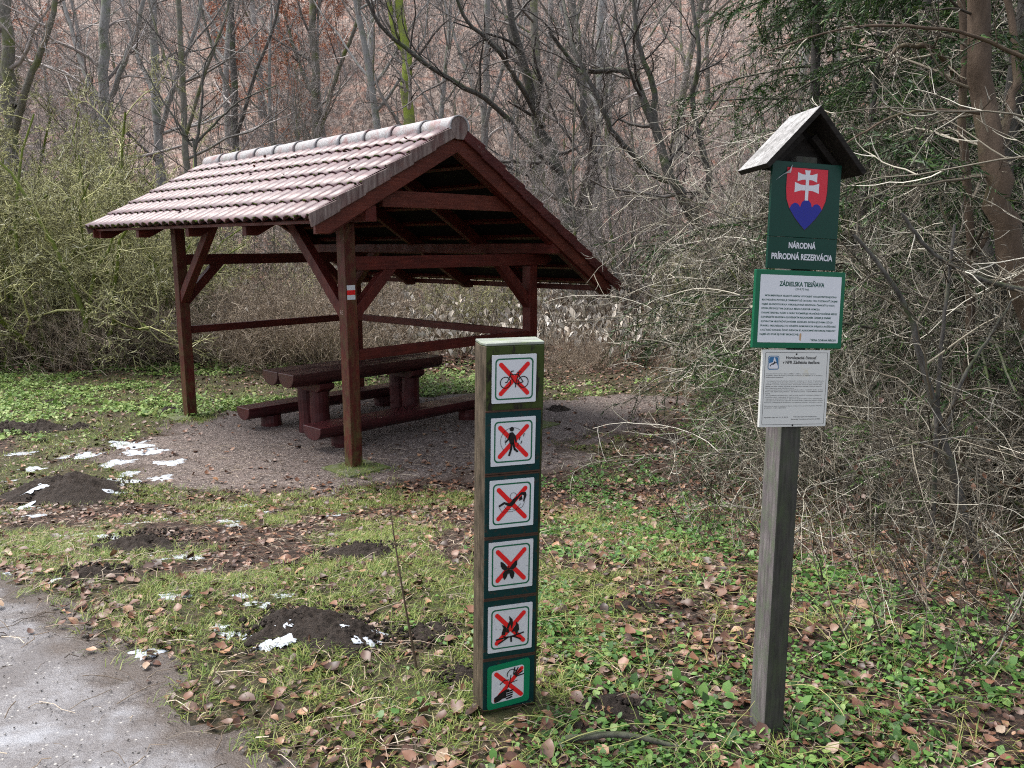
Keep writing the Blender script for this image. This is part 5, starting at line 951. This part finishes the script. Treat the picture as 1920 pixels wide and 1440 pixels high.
# old snow
nb = NB(); SN = [(205, 905, 70), (30, 955, 60), (60, 935, 60), (70, 968, 60), (140, 925, 50), (215, 925, 50), (300, 975, 90), (265, 980, 60), (345, 960, 50), (205, 1008, 60), (290, 1045, 60), (240, 890, 50), (440, 985, 60), (425, 978, 40), (500, 960, 40), (620, 1000, 36), (632, 965, 40), (350, 1040, 70), (385, 1065, 40), (70, 1030, 70), (60, 1070, 50), (30, 1065, 40), (95, 1090, 40), (410, 1175, 55), (435, 1188, 60), (440, 1205, 90), (530, 1190, 40), (540, 1210, 60), (500, 1215, 40), (665, 1195, 36), (700, 1190, 50), (690, 1210, 30), (275, 1225, 55), (325, 1120, 50), (470, 1130, 40), (500, 1135, 36), (455, 1120, 36), (530, 1120, 40), (560, 1115, 40), (270, 850, 60), (320, 870, 70), (220, 870, 50), (150, 855, 50), (60, 880, 60), (40, 850, 60), (120, 830, 60), (240, 835, 70), (20, 900, 40), (450, 950, 50), (300, 900, 50), (1170, 1338, 0), (135, 1000, 50), (180, 985, 40), (10, 1010, 50)]
for k_, (px, py, w) in enumerate(SN):
    if w == 0: continue
    q = at(px, py); r = w / F_PX * math.hypot(q[1], CAM_Z - q[2]) / 2 * rng.uniform(.60, .95); n, m = 48, 7; A, S_ = np.meshgrid(np.linspace(0, 2 * PI, n, endpoint=False), np.linspace(0, 1, m)); e = .02 + 1.75 * fbm(np.cos(A) * 2.6 + k_ * 7.1, np.sin(A) * 2.6, 5, 600)
    st = rng.uniform(1.0, 1.9); th = rng.uniform(-.6, .6); U = S_ * e * r * np.cos(A) * st; W = S_ * e * r * np.sin(A); X = q[0] + U * math.cos(th) - W * math.sin(th); Yy = q[1] + U * math.sin(th) + W * math.cos(th)
    hgt = .002 + .005 * rng.random(); Z = surf(X.ravel(), Yy.ravel()).reshape(X.shape) + hgt * np.sqrt(np.clip(1 - S_ ** 2, 0, 1)) * (.5 + fbm(X * 25, Yy * 25, 2, 5)) * 1.4 - .004 + .10 * 0
    for (mx, my, mw, asp, lab) in MH[5:11]:
        c_ = at(mx, my); R2 = mw / F_PX * math.hypot(c_[1], CAM_Z - c_[2]) * .5; dd = np.hypot(X - c_[0], Yy - c_[1]) / R2; hh = R2 * 2 * (.16 if mx not in (262, 160) else .10); Z = Z + np.where(dd < 1, hh * .95 * (np.cos(np.clip(dd, 0, 1) * PI) * .5 + .5) ** .8 + .004, 0)
    i = np.arange(m - 1)[:, None] * n; j = np.arange(n)[None]; j2 = (j + 1) % n; nb.raw(np.stack([X, Yy, Z], -1), np.stack([i + j, i + n + j, i + n + j2, i + j2], -1).reshape(-1, 4))
tag(nb.build('old_snow', SNOW, None, True), 'melting patches of old snow on grass and molehills', 'snow', kind='stuff')
# pebbles on path and gravel
nb = NB(); x, y = inview(16000, 2.0, 10, 1.4); k = (path_s(x, y) < .5) | (pad_s(x, y) > -.2); x, y = x[k], y[k]; M = len(x); ov = [(1, 0, 0), (-1, 0, 0), (0, .8, 0), (0, -.8, 0), (0, 0, .6), (0, 0, -.6)]; ot = [(0, 2, 4), (2, 1, 4), (1, 3, 4), (3, 0, 4), (2, 0, 5), (1, 2, 5), (3, 1, 5), (0, 3, 5)]
scatter(nb, ov, None, ot, np.stack([x, y, surf(x, y) + .001], -1), rng.uniform(0, 6, M), rng.normal(0, .3, M), rng.normal(0, .3, M), rng.uniform(.002, .007, M) * (.7 + .06 * y))
tag(nb.build('pebbles', island('small_pebbles', [(0, (.06, .052, .048)), (.6, (.17, .155, .145)), (.9, (.30, .28, .26)), (1, (.48, .46, .43))], .6)), 'small pebbles on the path and gravel', 'pebbles', kind='stuff')
